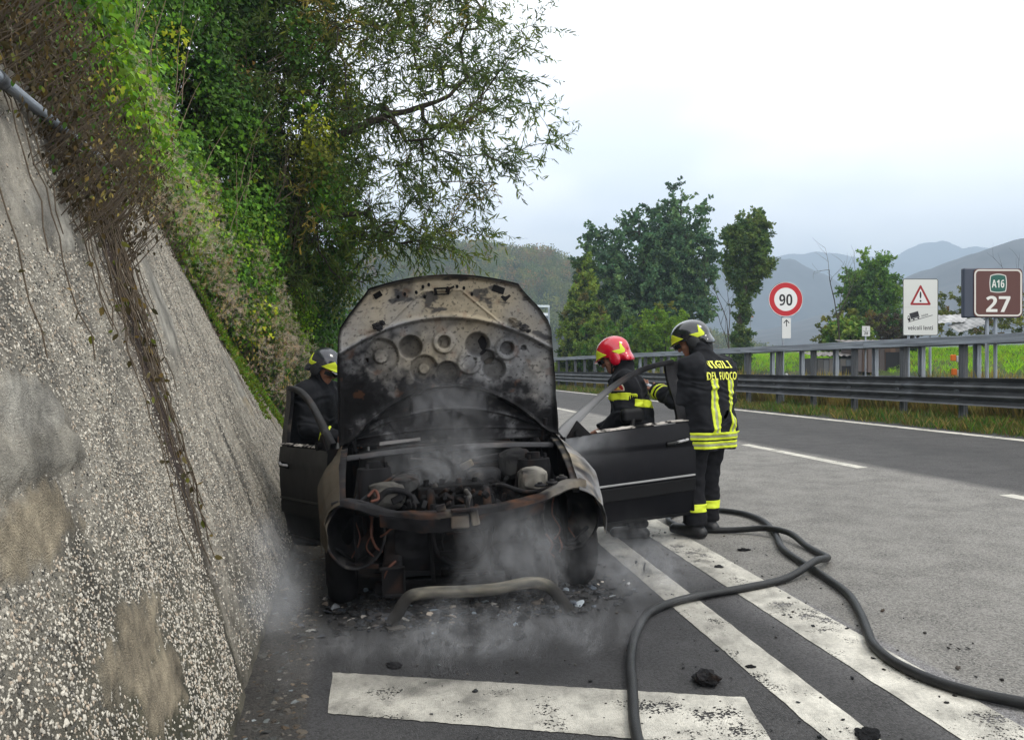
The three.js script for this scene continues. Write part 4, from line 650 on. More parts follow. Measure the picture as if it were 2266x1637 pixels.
const car = thing('burnt_car', 'burnt-out smoking estate car with raised bonnet and open front doors', 'car', [0.735, roadY(0.72), -5.75]);
car.rotation.set(0, -0.064, 0.045);
const soot1 = mat([0.005, 0.005, 0.0055], 0.9, { specularIntensity: 0.25, bumpMap: rep(texGrain, 3), bumpScale: 0.004 });
// rectangular bar swept along a path: w across (x/z plane), h upright
function sweep(path, w, h, n = 40) {
  const c = new THREE.CatmullRomCurve3(path.map((p) => V(...p))), S = [[-0.5, -0.5], [-0.36, -0.5], [0.36, -0.5], [0.5, -0.36], [0.5, 0.36], [0.36, 0.5], [-0.36, 0.5], [-0.5, 0.36], [-0.5, -0.36]];
  return sheet(S.length - 1, n, (u, v, i) => { const p = c.getPoint(v), t = c.getTangent(v), s = V(t.z, 0, -t.x).normalize(), up = V().crossVectors(t, s).normalize(); if (up.y < 0) up.negate(); const q = p.addScaledVector(s, S[i][0] * w).addScaledVector(up, S[i][1] * h); return { p: [q.x, q.y, q.z] }; });
}
{ // ---- bonnet, opened almost upright on its hinges
  const hood = new THREE.Group(); hood.name = 'bonnet'; hood.position.set(0, 0.955, -0.6); car.add(hood);
  const A = 1.5, sD = V(0, Math.sin(A), Math.cos(A)), nD = V(0, -Math.cos(A), Math.sin(A));
  const W = (v) => interp([[0, 0.8], [0.25, 0.795], [0.5, 0.785], [0.7, 0.77], [0.76, 0.75], [0.84, 0.69], [0.92, 0.61], [0.97, 0.56], [1, 0.54]], v);
  const at = (a, v) => { const x = a * W(v) + 0.012 * fbm(a * 3, v * 5, 21, 3); return [x, v * (1.22 - 0.085 * a * a)]; };
  const place = (x, s, n) => [x, sD.y * s + nD.y * n, sD.z * s + nD.z * n];
  const C = (px, py) => [(px - 992) / 304, (990 - py) / 304];
  const circles = [[846, 790, 40, -0.03, 17, 0.03], [912, 772, 26, -0.05, 0, 0], [987, 764, 27, 0.016, 14, -0.055], [1062, 773, 28, -0.052, 0, 0], [1128, 784, 28, 0.016, 15, -0.05], [940, 822, 31, -0.03, 13, 0.03], [992, 834, 27, -0.05, 0, 0], [1042, 812, 29, 0.014, 16, -0.012], [1098, 830, 26, -0.045, 0, 0], [1085, 803, 17, -0.045, 0, 0], [812, 800, 6, -0.02, 0, 0], [1167, 785, 6, -0.03, 0, 0], [1206, 776, 11, 0.012, 6, -0.04]].map(([x, y, r, d, r2, d2]) => [...C(x, y), r / 304, d, r2 / 304, d2]);
  const s0 = (x) => 0.914 - 0.413 * (x + 0.02) ** 2, s1 = (x) => 0.42 - 0.7 * x * x, s2 = (x) => 0.247 - 0.353 * x * x;
  const hole = (x, s) => Math.abs(x) > 0.3 && Math.abs(x) < 0.6 && s < s1(x) - 0.035 && s > s2(x) + 0.03;
  const relief = (x, s) => {
    let h = 0.03 * fbm(x * 2.2, s * 2.2, 3, 3) + 0.009 * fbm(x * 9, s * 9, 6, 3);
    const e0 = s0(x), e1 = s1(x), e2 = s2(x);
    h += 0.045 * sst(e0 - 0.012, e0 + 0.01, s) + 0.02 * Math.exp(-(((s - e0 - 0.015) / 0.018) ** 2));
    if (s < e0) for (const [cx, cs, r, d, r2, d2] of circles) { const q = Math.hypot(x - cx, s - cs); h += 1.8 * d * (1 - sst(r * 0.84, r * 1.04, q)); if (r2) h += 1.6 * d2 * (1 - sst(r2 * 0.85, r2 * 1.08, q)); }
    h -= 0.055 * (1 - sst(e1 - 0.022, e1 - 0.004, s)) - 0.035 * (1 - sst(0.26, 0.3, Math.abs(x))) * (1 - sst(e1 - 0.03, e1 - 0.01, s)) * sst(e2, e2 + 0.03, s);
    h += 0.026 * Math.exp(-(((s - e1 - 0.004) / 0.014) ** 2)) + 0.05 * Math.exp(-(((s - e2) / 0.016) ** 2)) + 0.02 * (1 - sst(e2 - 0.03, e2 - 0.01, s));
    h += 0.014 * Math.exp(-(((s - 0.1 + 0.1 * x * x) / 0.008) ** 2));
    // folded seams of the front band
    h += 0.012 * Math.exp(-(((s - (1.12 - 0.9 * Math.max(0, Math.abs(x + 0.02) - 0.14))) / 0.008) ** 2)) * (s > e0 ? 1 : 0);
    return h;
  };
  const inner = sheet(270, 210, (u, v) => {
    const a = u * 2 - 1, [x, s] = at(a, v), edge = Math.min(1 - Math.abs(a), (1 - v) * 1.4, v * 2.5), n = relief(x, s) + 0.03 * (1 - sst(0, 0.035, edge)) ;
    const q = fbm(x * 3, s * 3, 1, 5), f = fbm(x * 14, s * 14, 4, 4), ff = fbm(x * 40, s * 40, 2, 3), e0 = s0(x);
    let t = 0.86 + 0.75 * q + 0.5 * f;
    t += 0.2 * sst(e0, e0 + 0.04, s) - 0.55 * (1 - sst(0.3, 0.66, s + 0.12 * x)) - 0.25 * sst(0.05, 0.3, fbm(x * 1.6, s * 1.6, 30, 3)) - 0.3 * sst(-0.25, -0.75, x + 0.12 * q) * (s < e0 ? 1 : 0.35) + 0.12 * sst(0.3, 0.7, x) * (1 - sst(0.7, 0.9, s));
    let warm = clamp(0.15 + 1.7 * fbm(x * 2 + 7, s * 2, 8, 3) + 0.5 * sst(e0, e0 + 0.05, s) + 0.25 * (1 - sst(0.1, 0.45, Math.abs(x))) - 0.3 * sst(0.35, 0.7, x), 0, 1);
    let c = mixC(mixC(SOOT, GREY, clamp(t * 2, 0, 1)), mixC([0.23, 0.23, 0.235], [0.34, 0.29, 0.21], warm), clamp(t * 1.7 - 0.55, 0, 1));
    const blot = sst(0.12, 0.22, fbm(x * 5 + 3, s * 9, 12, 4)) * sst(e0 + 0.02, e0 + 0.06, s); c = mixC(c, [0.035, 0.036, 0.042], 0.85 * blot);
    const fleck = sst(0.2, 0.3, ff + 0.3 * f); c = mixC(c, SOOT, 0.6 * fleck); c = mixC(c, RUST, 0.28 * sst(0.2, 0.34, fbm(x * 9, s * 9, 15, 4)) * (s > 0.35 ? 1 : 0));
    c = mixC(c, SOOT, 0.85 * (1 - sst(0.0, 0.03, edge)));
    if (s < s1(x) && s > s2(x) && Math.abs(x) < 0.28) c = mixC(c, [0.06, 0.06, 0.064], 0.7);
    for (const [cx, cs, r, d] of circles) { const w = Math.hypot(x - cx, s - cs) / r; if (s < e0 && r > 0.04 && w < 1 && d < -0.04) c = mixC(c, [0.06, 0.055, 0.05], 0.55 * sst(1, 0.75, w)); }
    return { p: place(x, s, n), c, uv: [x, s], skip: hole(x, s) };
  });
  part('inner_panel', solid(inner, 0.004), steel, hood);
  const outer = sheet(60, 50, (u, v) => { const a = u * 2 - 1, [x, s] = at(a, v), e = Math.min(1 - Math.abs(a), 1 - v); return { p: place(x * 1.012, s * 1.014, -0.06 - 0.05 * (1 - a * a) + 0.085 * (1 - sst(0, 0.06, e))), c: burnt(x, s, 0, 0.35, 0.2), uv: [x, s] }; });
  part('outer_skin', solid(outer, 0.003), steel, hood);
  const P = (px, py, n) => V(...place(...C(px, py), n));
  const boxAt = (px, py, n, w, h, d, rz = 0) => { const g = box(w, h, d, 0, 0, 0, 0, 0, rz, 0.003), p = P(px, py, n); g.translate(p.x, p.y, p.z); return g; };
  part('lock_plate', b([boxAt(985, 645, 0.085, 0.1, 0.012, 0.03), boxAt(985, 658, 0.085, 0.11, 0.008, 0.03), boxAt(972, 651, 0.09, 0.02, 0.05, 0.03, 0.2), boxAt(999, 649, 0.095, 0.03, 0.045, 0.04, -0.3), boxAt(1006, 645, 0.1, 0.05, 0.014, 0.05, 0.4)], 0.05, 0.4), steel, hood);
  parts('rivet_hole', [[905, 655], [930, 652], [945, 640], [948, 662], [1020, 642], [1035, 646], [1052, 660], [958, 636], [890, 660]].map(([x, y]) => { const g = new THREE.SphereGeometry(0.011, 8, 6); g.scale(1, 1.3, 0.4); const p = P(x, y, 0.072); g.translate(p.x, p.y, p.z); return g; }), soot1, hood);
  parts('corner_clip', [boxAt(846, 655, 0.03, 0.06, 0.04, 0.05, 0.5), boxAt(1112, 652, 0.03, 0.09, 0.05, 0.06, -0.35), boxAt(1128, 668, 0.03, 0.05, 0.06, 0.05, -0.8)].map((g) => b(g, 0.1)), steel, hood);
  parts('wiring_clot', [[842, 722, 0.05], [852, 716, 0.035], [1150, 728, 0.05], [1166, 738, 0.05], [1140, 720, 0.04], [1175, 746, 0.03], [846, 730, 0.03]].map(([x, y, r], i) => { const g = new THREE.IcosahedronGeometry(r * 0.7, 2), p = P(x, y, 0.075), q = g.attributes.position; for (let k = 0; k < q.count; k++) { const s = 1 + 0.7 * N(q.getX(k) * 60 + i, q.getY(k) * 60, q.getZ(k) * 60); q.setXYZ(k, q.getX(k) * s, q.getY(k) * s * 0.7, q.getZ(k) * s * 0.5); } g.computeVertexNormals(); g.translate(p.x, p.y, p.z); return b(g, 0.4, 0.2); }), steel, hood);
  for (const s of [-1, 1]) part('hinge', b([bar([s * 0.7, -0.02, -0.02], [s * 0.72, 0.14, 0.02], 0.018), bar([s * 0.7, -0.02, -0.02], [s * 0.7, -0.1, -0.14], 0.016)], 0.3), steel, hood);
  part('seal_strip', b(tube([...Array(13)].map((_, i) => { const x = -0.62 + i * 0.1033; return place(x, s1(x) + 0.012, 0.012); }), 0.006, 50, 6), 0.05, 0), steel, hood);
}
{ // ---- front wings
  for (const s of [-1, 1]) {
    const g = sheet(26, 60, (u, v) => {
      const z = lerp(-0.66, 0.56, v), yr = interp([[-0.66, 0.985], [-0.3, 0.955], [0.1, 0.885], [0.4, 0.79], [0.56, 0.715]], z), xr = interp([[-0.66, 0.79], [0.1, 0.765], [0.56, 0.73]], z);
      const arch = Math.abs(z) < 0.37 ? 0.3 + Math.sqrt(0.37 ** 2 - z * z) : z > 0 ? interp([[0.37, 0.47], [0.5, 0.42], [0.56, 0.53]], z) : 0.24;
      const y = lerp(yr, Math.min(arch, yr - 0.05), u), bul = interp([[0, 0], [0.08, 0.35], [0.25, 0.75], [0.55, 1], [1, 0.93]], u) * (0.1 + 0.03 * Math.exp(-((z / 0.4) ** 2)));
      const x = xr + bul + (s > 0 ? 0.075 * u * sst(-0.5, 0.2, z) : 0.02 * u) - (s > 0 ? 0.01 : 0.04) * sst(0.35, 0.58, z) * u, warp = 0.008 * fbm(z * 5, y * 5, s, 3), k = s > 0 ? 0.5 + 0.3 * sst(0.2, -0.6, z) : 0.3;
      let c = burnt(x, y, z, k + 0.25 * sst(0.5, 0.9, u), s > 0 ? 0.12 : 0.28, s * 5); if (s > 0) c = mixC(c, [0.34, 0.34, 0.345], 0.6 * sst(-0.2, 0.25, fbm(z * 4, y * 4, 3, 4))); else c = mixC(c, [0.085, 0.068, 0.045], 0.55);
      return { p: [s * (x + warp), y, z], c, uv: [z, y] };
    }, s < 0);
    part('front_wing', solid(g, 0.004), steel, car, s > 0 ? 'ash-white scorched front wing' : 'tan scorched front wing');
    // torn strip of seal along the wing's inner rim
    part('wing_flange', b(sweep([[s * 0.775, 0.95, -0.6], [s * 0.755, 0.9, -0.1], [s * 0.735, 0.78, 0.35], [s * 0.72, 0.7, 0.52]], 0.05, 0.012), 0.45, 0.3, s), steel, car);
    part('inner_wing', b(sheet(10, 24, (u, v) => { const z = lerp(-0.6, 0.5, v), y = lerp(0.25, interp([[-0.6, 0.93], [0.5, 0.66]], z), u); return { p: [s * (0.66 + 0.03 * fbm(z * 4, y * 4, s, 3)), y, z] }; }), 0.12, 0.2), steel, car);
    part('strut_tower', b([cyl(0.11, 0.15, 0.22, s * 0.55, 0.74, -0.12, 0, 0, 0, 20), cyl(0.045, 0.05, 0.05, s * 0.55, 0.87, -0.12), ...[0, 1, 2].map((k) => cyl(0.012, 0.012, 0.04, s * 0.55 + 0.08 * Math.cos(k * 2.1), 0.865, -0.12 + 0.08 * Math.sin(k * 2.1), 0, 0, 0, 8))], 0.25, 0.2, s), steel, car);
  }
}
{ // ---- front panel, lamp cavities, radiator space
  const topPath = [[-0.775, 0.7, 0.46], [-0.7, 0.715, 0.47], [-0.6, 0.69, 0.49], [-0.45, 0.635, 0.51], [-0.25, 0.615, 0.53], [0, 0.62, 0.54], [0.25, 0.635, 0.53], [0.45, 0.66, 0.51], [0.56, 0.7, 0.5], [0.68, 0.745, 0.48], [0.77, 0.75, 0.46]];
  const lip = sweep(topPath, 0.13, 0.045, 90); { const p = lip.attributes.position; for (let i = 0; i < p.count; i++) { const x = p.getX(i), z = p.getZ(i); p.setY(i, p.getY(i) + 0.016 * fbm(x * 6, z * 9, 2, 4)); p.setZ(i, z + 0.02 * fbm(x * 5, 3, 8, 3)); } lip.computeVertexNormals(); } part('front_panel', tint(lip, (x, y, z) => mixC(burnt(x, y, z, 0.34 + 0.45 * sst(0.35, 0.6, x), 0.35, 3), RUST, 0.75 * sst(0.05, 0.25, fbm(x * 5, z * 10, 2, 3)) * sst(0.0, 0.1, x) * sst(0.5, 0.4, x))), steel, car);
  part('front_panel_skirt', tint(solid(sheet(60, 5, (u, v) => { const x = lerp(-0.5, 0.5, u), y = interp([[-0.5, 0.645], [-0.25, 0.6], [0, 0.605], [0.25, 0.62], [0.5, 0.665]], x); return { p: [x, y - 0.09 * v * (1 - 0.3 * Math.abs(x)), 0.6 - 0.02 * v - 0.1 * x * x] }; }), 0.003), (x, y, z) => burnt(x, y, z, 0.2, 0.3, 8)), steel, car);
  part('bonnet_lock', b([box(0.11, 0.075, 0.05, -0.02, 0.575, 0.6), box(0.05, 0.1, 0.045, 0.07, 0.6, 0.61, 0, 0, 0.15), box(0.14, 0.014, 0.06, 0, 0.645, 0.6, 0, 0.1, 0), cyl(0.012, 0.012, 0.09, 0.03, 0.68, 0.57, 0.2, 0, 0.2)], 0.45, 0.3), steel, car);
  part('bonnet_stay', b([tube([[0.03, 0.65, 0.55], [0.04, 0.7, 0.55], [0.05, 0.72, 0.54], [0.03, 0.75, 0.53]], 0.014, 12, 8), box(0.06, 0.04, 0.03, -0.13, 0.66, 0.56, 0, 0, 0.2)], 0.7, 0.1), steel, car);
  for (const s of [-1, 1]) {
    const cx = s > 0 ? 0.685 : -0.655, cy = s > 0 ? 0.545 : 0.515, rx = 0.175, ry = s > 0 ? 0.2 : 0.2;
    // lamp bowl: a hollow going back between wing and front panel
    const bowl = sheet(48, 14, (u, v) => { const a = u * 2 * Math.PI, k = 1 - 0.62 * v * v, q = 1 + 0.05 * fbm(Math.cos(a) * 2, Math.sin(a) * 2, s * 3 + v, 3); const x = cx + Math.cos(a) * rx * k * q, y = cy + Math.sin(a) * ry * k * q, z = 0.5 - 0.04 * Math.abs(Math.cos(a)) - 0.27 * v; const lo = sst(0.1, -0.8, Math.sin(a)) * (1 - v); return { p: [x, y, z], c: mixC(burnt(x, y, z, 0.1, 0.2, s), s > 0 ? [0.3, 0.29, 0.28] : [0.1, 0.095, 0.09], (s > 0 ? 0.9 : 0.55) * lo * sst(-0.3, 0.2, fbm(x * 9, y * 9, s, 3)) * (s > 0 ? sst(-0.3, 0.6, Math.cos(a)) + 0.25 : 1)) }; });
    part('lamp_bowl', solid(bowl, 0.004), steel, car);
    const rim = []; for (let i = 0; i <= 40; i++) { const a = i / 40 * 2 * Math.PI, q = 1 + 0.05 * fbm(Math.cos(a) * 2, Math.sin(a) * 2, s * 3, 3); rim.push([cx + Math.cos(a) * rx * q * 1.02, cy + Math.sin(a) * ry * q * 1.02, 0.505 - 0.04 * Math.abs(Math.cos(a))]); }
    part('lamp_rim', b(tube(rim, 0.009, 90, 6), 0.42, 0.3, s), steel, car);
    part('lamp_bracket', b([tube([[cx - s * 0.13, cy - 0.1, 0.36], [cx, cy - 0.17, 0.4], [cx + s * 0.12, cy - 0.1, 0.38]], 0.012, 20, 6), box(0.2, 0.03, 0.04, cx - s * 0.03, cy - 0.2, 0.43, 0, 0, s * 0.1)], 0.3, 0.5, s), steel, car);
    const wire = (pts, r, nm) => part(nm ?? 'wire', tube(pts, r, 24, 5), mat([0.07, 0.024, 0.014], 0.9), car);
    wire([[cx - s * 0.08, cy + 0.12, 0.34], [cx - s * 0.1, cy, 0.36], [cx - s * 0.06, cy - 0.1, 0.4], [cx - s * 0.12, cy - 0.17, 0.42]], 0.006); wire([[cx + s * 0.01, cy + 0.06, 0.3], [cx - s * 0.02, cy - 0.05, 0.36], [cx + s * 0.03, cy - 0.15, 0.41]], 0.005);
    if (s < 0) { wire([[-0.55, 0.62, 0.42], [-0.56, 0.5, 0.44], [-0.53, 0.42, 0.45], [-0.5, 0.4, 0.46]], 0.009); wire([[-0.42, 0.34, 0.5], [-0.46, 0.31, 0.52], [-0.49, 0.25, 0.52], [-0.49, 0.2, 0.5]], 0.009); wire([[-0.36, 0.54, 0.53], [-0.43, 0.55, 0.54], [-0.47, 0.52, 0.53], [-0.5, 0.5, 0.5]], 0.007); } else { wire([[0.52, 0.44, 0.5], [0.55, 0.38, 0.52], [0.53, 0.33, 0.52], [0.56, 0.3, 0.5]], 0.009); wire([[0.6, 0.42, 0.5], [0.61, 0.36, 0.52], [0.6, 0.33, 0.5]], 0.007); }
    // mounting for the missing bumper: a slotted plate on the chassis leg
    const bx = s > 0 ? 0.45 : -0.44, by = s > 0 ? 0.255 : 0.225, pl = new THREE.Shape([[-0.065, -0.08], [0.065, -0.08], [0.065, 0.08], [-0.065, 0.08]].map((q) => new THREE.Vector2(...q))); const hol = new THREE.Path(); hol.absarc(0.005, -0.025, 0.025, 0, 6.283, true); pl.holes.push(hol);
    const pg = new THREE.ExtrudeGeometry(pl, { depth: 0.008, bevelEnabled: false, curveSegments: 14 }); pg.translate(bx, by, 0.52);
    part('bumper_mount', b([pg, box(0.15, 0.012, 0.05, bx, by + 0.083, 0.53), box(0.012, 0.17, 0.05, bx + 0.07, by, 0.53), box(0.12, 0.02, 0.05, bx + 0.01, by - 0.085, 0.53, 0, 0, -0.05)], 0.3, 0.2, s * 2), steel, car);
    part('chassis_leg', b(box(0.12, 0.15, 1.1, bx, by + 0.04, -0.06), 0.08, 0.08, s), steel, car);
  }
  part('fan_shroud', b([new THREE.TorusGeometry(0.185, 0.018, 10, 40).translate(0.0, 0.44, 0.37), new THREE.TorusGeometry(0.13, 0.008, 8, 36).translate(0, 0.42, 0.42), cyl(0.055, 0.055, 0.1, 0, 0.44, 0.37, Math.PI / 2)], 0.05, 0.1), steel, car);
  for (let k = 0; k < 7; k++) { const g = box(0.05, 0.13, 0.006, 0, 0.115, 0, 0, 0.5, 0); g.rotateZ(k * 0.8976 + 0.3); g.translate(0, 0.44, 0.37); part('fan_blade', b(g, 0.02, 0), steel, car); }
  part('radiator_remains', b([sheet(30, 16, (u, v) => ({ p: [lerp(-0.42, 0.42, u), lerp(0.2, 0.58, v) , 0.3 + 0.03 * fbm(u * 8, v * 8, 3, 3)] })), box(0.86, 0.05, 0.06, 0, 0.17, 0.4), box(0.025, 0.38, 0.05, -0.2, 0.37, 0.43, 0, 0, 0.05), box(0.02, 0.32, 0.05, 0.19, 0.36, 0.43, 0, 0, -0.12), box(0.09, 0.03, 0.03, -0.1, 0.36, 0.46), box(0.05, 0.05, 0.04, 0.19, 0.36, 0.47), box(0.1, 0.012, 0.02, 0.02, 0.22, 0.46), box(0.2, 0.012, 0.02, 0, 0.48, 0.46), box(0.05, 0.05, 0.05, -0.12, 0.25, 0.47)], 0.04, 0.15), steel, car);
  part('cross_member', b([sweep([[-0.55, 0.15, 0.35], [0, 0.13, 0.4], [0.55, 0.15, 0.35]], 0.1, 0.07, 30)], 0.08, 0.3), steel, car);
  part('bent_hose', b(tube([[0.46, 0.36, 0.5], [0.53, 0.3, 0.52], [0.555, 0.2, 0.52], [0.55, 0.1, 0.5], [0.5, 0.04, 0.52]], 0.022, 24, 8), 0.18, 0.05), steel, car);
}
{ // ---- engine bay
  part('engine_block', b([box(0.62, 0.34, 0.5, 0.02, 0.42, 0.02), box(0.5, 0.1, 0.36, 0.0, 0.62, -0.02, 0, 0, 0.02), ...[0, 1, 2, 3].map((k) => tube([[-0.18 + k * 0.12, 0.64, 0.1], [-0.18 + k * 0.12, 0.7, 0.18], [-0.18 + k * 0.12, 0.62, 0.27], [-0.18 + k * 0.12, 0.5, 0.28]], 0.028, 16, 8)), box(0.56, 0.05, 0.08, 0, 0.66, -0.14)], 0.02, 0.25, 2), steel, car);
  part('cam_cover', b([box(0.44, 0.07, 0.2, -0.04, 0.68, -0.08, 0.05, 0, 0.03), ...[0, 1, 2, 3].map((k) => cyl(0.02, 0.022, 0.05, -0.2 + k * 0.11, 0.725, -0.08))], 0.08, 0.2), steel, car);
  const lump = (nm, x, y, z, rx, ry, rz, c, seed, lbl) => { const g = new THREE.IcosahedronGeometry(1, 4), p = g.attributes.position; for (let i = 0; i < p.count; i++) { const q = V().fromBufferAttribute(p, i), k = 1 + 0.25 * fbm(q.x * 1.6 + seed, q.y * 1.6, q.z * 1.6, 3); const bx = (t) => Math.sign(t) * Math.pow(Math.abs(t), 0.6); p.setXYZ(i, bx(q.x) * k * rx, bx(q.y) * k * ry, bx(q.z) * k * rz); } g.computeVertexNormals(); g.translate(x, y, z); tint(g, (a, bb, cc) => mixC(c.map((q) => q * (lbl ? 0.9 : 0.6)), burnt(a, bb, cc, 0.2, 0.3, seed), clamp(0.45 + 1.6 * fbm(a * 9, bb * 9, cc * 9, 3), 0, 1))); part(nm, g, steel, car, lbl); };
  lump('melted_reservoir', 0.5, 0.735, 0.12, 0.095, 0.085, 0.08, [0.34, 0.32, 0.28], 4, 'pale melted fluid reservoir');
  lump('battery_remains', -0.47, 0.69, 0.14, 0.12, 0.09, 0.09, [0.2, 0.19, 0.17], 6); lump('melted_airbox', -0.4, 0.72, -0.18, 0.15, 0.07, 0.13, [0.08, 0.08, 0.08], 7); lump('brake_servo', 0.45, 0.79, -0.4, 0.12, 0.11, 0.08, [0.06, 0.06, 0.06], 8); lump('melted_box', 0.22, 0.72, -0.36, 0.12, 0.06, 0.08, [0.05, 0.05, 0.055], 9);
  parts('fluid_pipe', [tube([[-0.62, 0.7, 0.36], [-0.5, 0.76, 0.1], [-0.3, 0.8, -0.3], [0.1, 0.8, -0.45], [0.5, 0.82, -0.5]], 0.012, 50, 6), tube([[0.6, 0.7, 0.3], [0.45, 0.68, 0.28], [0.3, 0.72, 0.2], [0.25, 0.7, 0]], 0.014, 30, 6), tube([[-0.55, 0.66, 0.3], [-0.45, 0.74, 0.26], [-0.32, 0.7, 0.2], [-0.3, 0.6, 0.2]], 0.02, 24, 8)].map((g) => b(g, 0.3, 0.3)), steel, car);
  part('rusted_lamp_holder', b([tube([[-0.57, 0.73, 0.36], [-0.53, 0.76, 0.34], [-0.51, 0.71, 0.38], [-0.55, 0.7, 0.4]], 0.01, 20, 6)], 0.3, 1), mat([0.08, 0.026, 0.015], 0.9), car);
  for (const [x, y, z, k] of [[0.5, 0.745, 0.46, 0], [0.58, 0.755, 0.44, 1], [0.65, 0.775, 0.4, 2]]) part('fastener', b([new THREE.TorusGeometry(0.03, 0.008, 8, 18).rotateX(Math.PI / 2).translate(x, y, z), cyl(0.016, 0.018, 0.03, x, y + 0.004, z)], 0.5, 0.3, k), steel, car);
  part('firewall', b(sheet(40, 18, (u, v) => ({ p: [lerp(-0.72, 0.72, u), lerp(0.25, 0.88, v), -0.56 + 0.03 * fbm(u * 9, v * 5, 2, 3) + 0.05 * Math.exp(-(((u - 0.5) / 0.12) ** 2))] })), 0.07, 0.12), steel, car);
  const tray = sweep([[-0.75, 0.885, -0.52], [-0.4, 0.915, -0.5], [0, 0.925, -0.49], [0.4, 0.92, -0.5], [0.75, 0.9, -0.52]], 0.1, 0.035, 50);
  part('scuttle', tint(tray, (x, y, z) => mixC(burnt(x, y, z, 0.3, 0.2, 3), [0.15, 0.15, 0.16], z > -0.5 ? 0.5 : 0)), steel, car);
  part('scuttle_tray', b(solid(sheet(40, 8, (u, v) => ({ p: [lerp(-0.72, 0.72, u), 0.9 - 0.05 * Math.sin(v * 3.14) + 0.02 * fbm(u * 12, v * 4, 5, 3), lerp(-0.55, -0.8, v)] })), 0.004), 0.15, 0.15), steel, car);
  part('wiper_linkage', b([bar([-0.3, 0.86, -0.44], [0.05, 0.83, -0.42], 0.01), bar([0.05, 0.83, -0.42], [0.42, 0.87, -0.45], 0.009), cyl(0.035, 0.035, 0.06, 0.03, 0.84, -0.41, 1.3), box(0.1, 0.05, 0.04, 0.1, 0.8, -0.4, 0, 0, 0.4)], 0.55, 0.1), steel, car);
  part('loose_grille', solid(sheet(18, 6, (u, v) => ({ p: [-0.52 + 0.3 * u, 0.965 + 0.02 * v + 0.02 * u, -0.56 - 0.1 * v] })), 0.006), mat([0.22, 0.21, 0.21], 0.8, { bumpMap: rep(texGrain, 8), bumpScale: 0.004 }), car);
  part('engine_floor', b(sheet(20, 20, (u, v) => ({ p: [lerp(-0.66, 0.66, u), 0.22 + 0.04 * fbm(u * 7, v * 7, 4, 3), lerp(-0.56, 0.4, v)] })), 0.03, 0.1), steel, car);
  const r = rngOf(15), bits = []; for (let i = 0; i < 130; i++) { const x = (r() - 0.5) * 1.2, z = -0.5 + r() * 0.9, y = 0.55 + 0.17 * r(); bits.push(box(0.02 + 0.07 * r(), 0.012 + 0.03 * r(), 0.02 + 0.06 * r(), x, y, z, r() * 3, r() * 3, r() * 3)); } const bm = part('charred_scraps', b(bits, 0.18, 0.3), steel, car); bm.userData.kind = 'stuff';
}
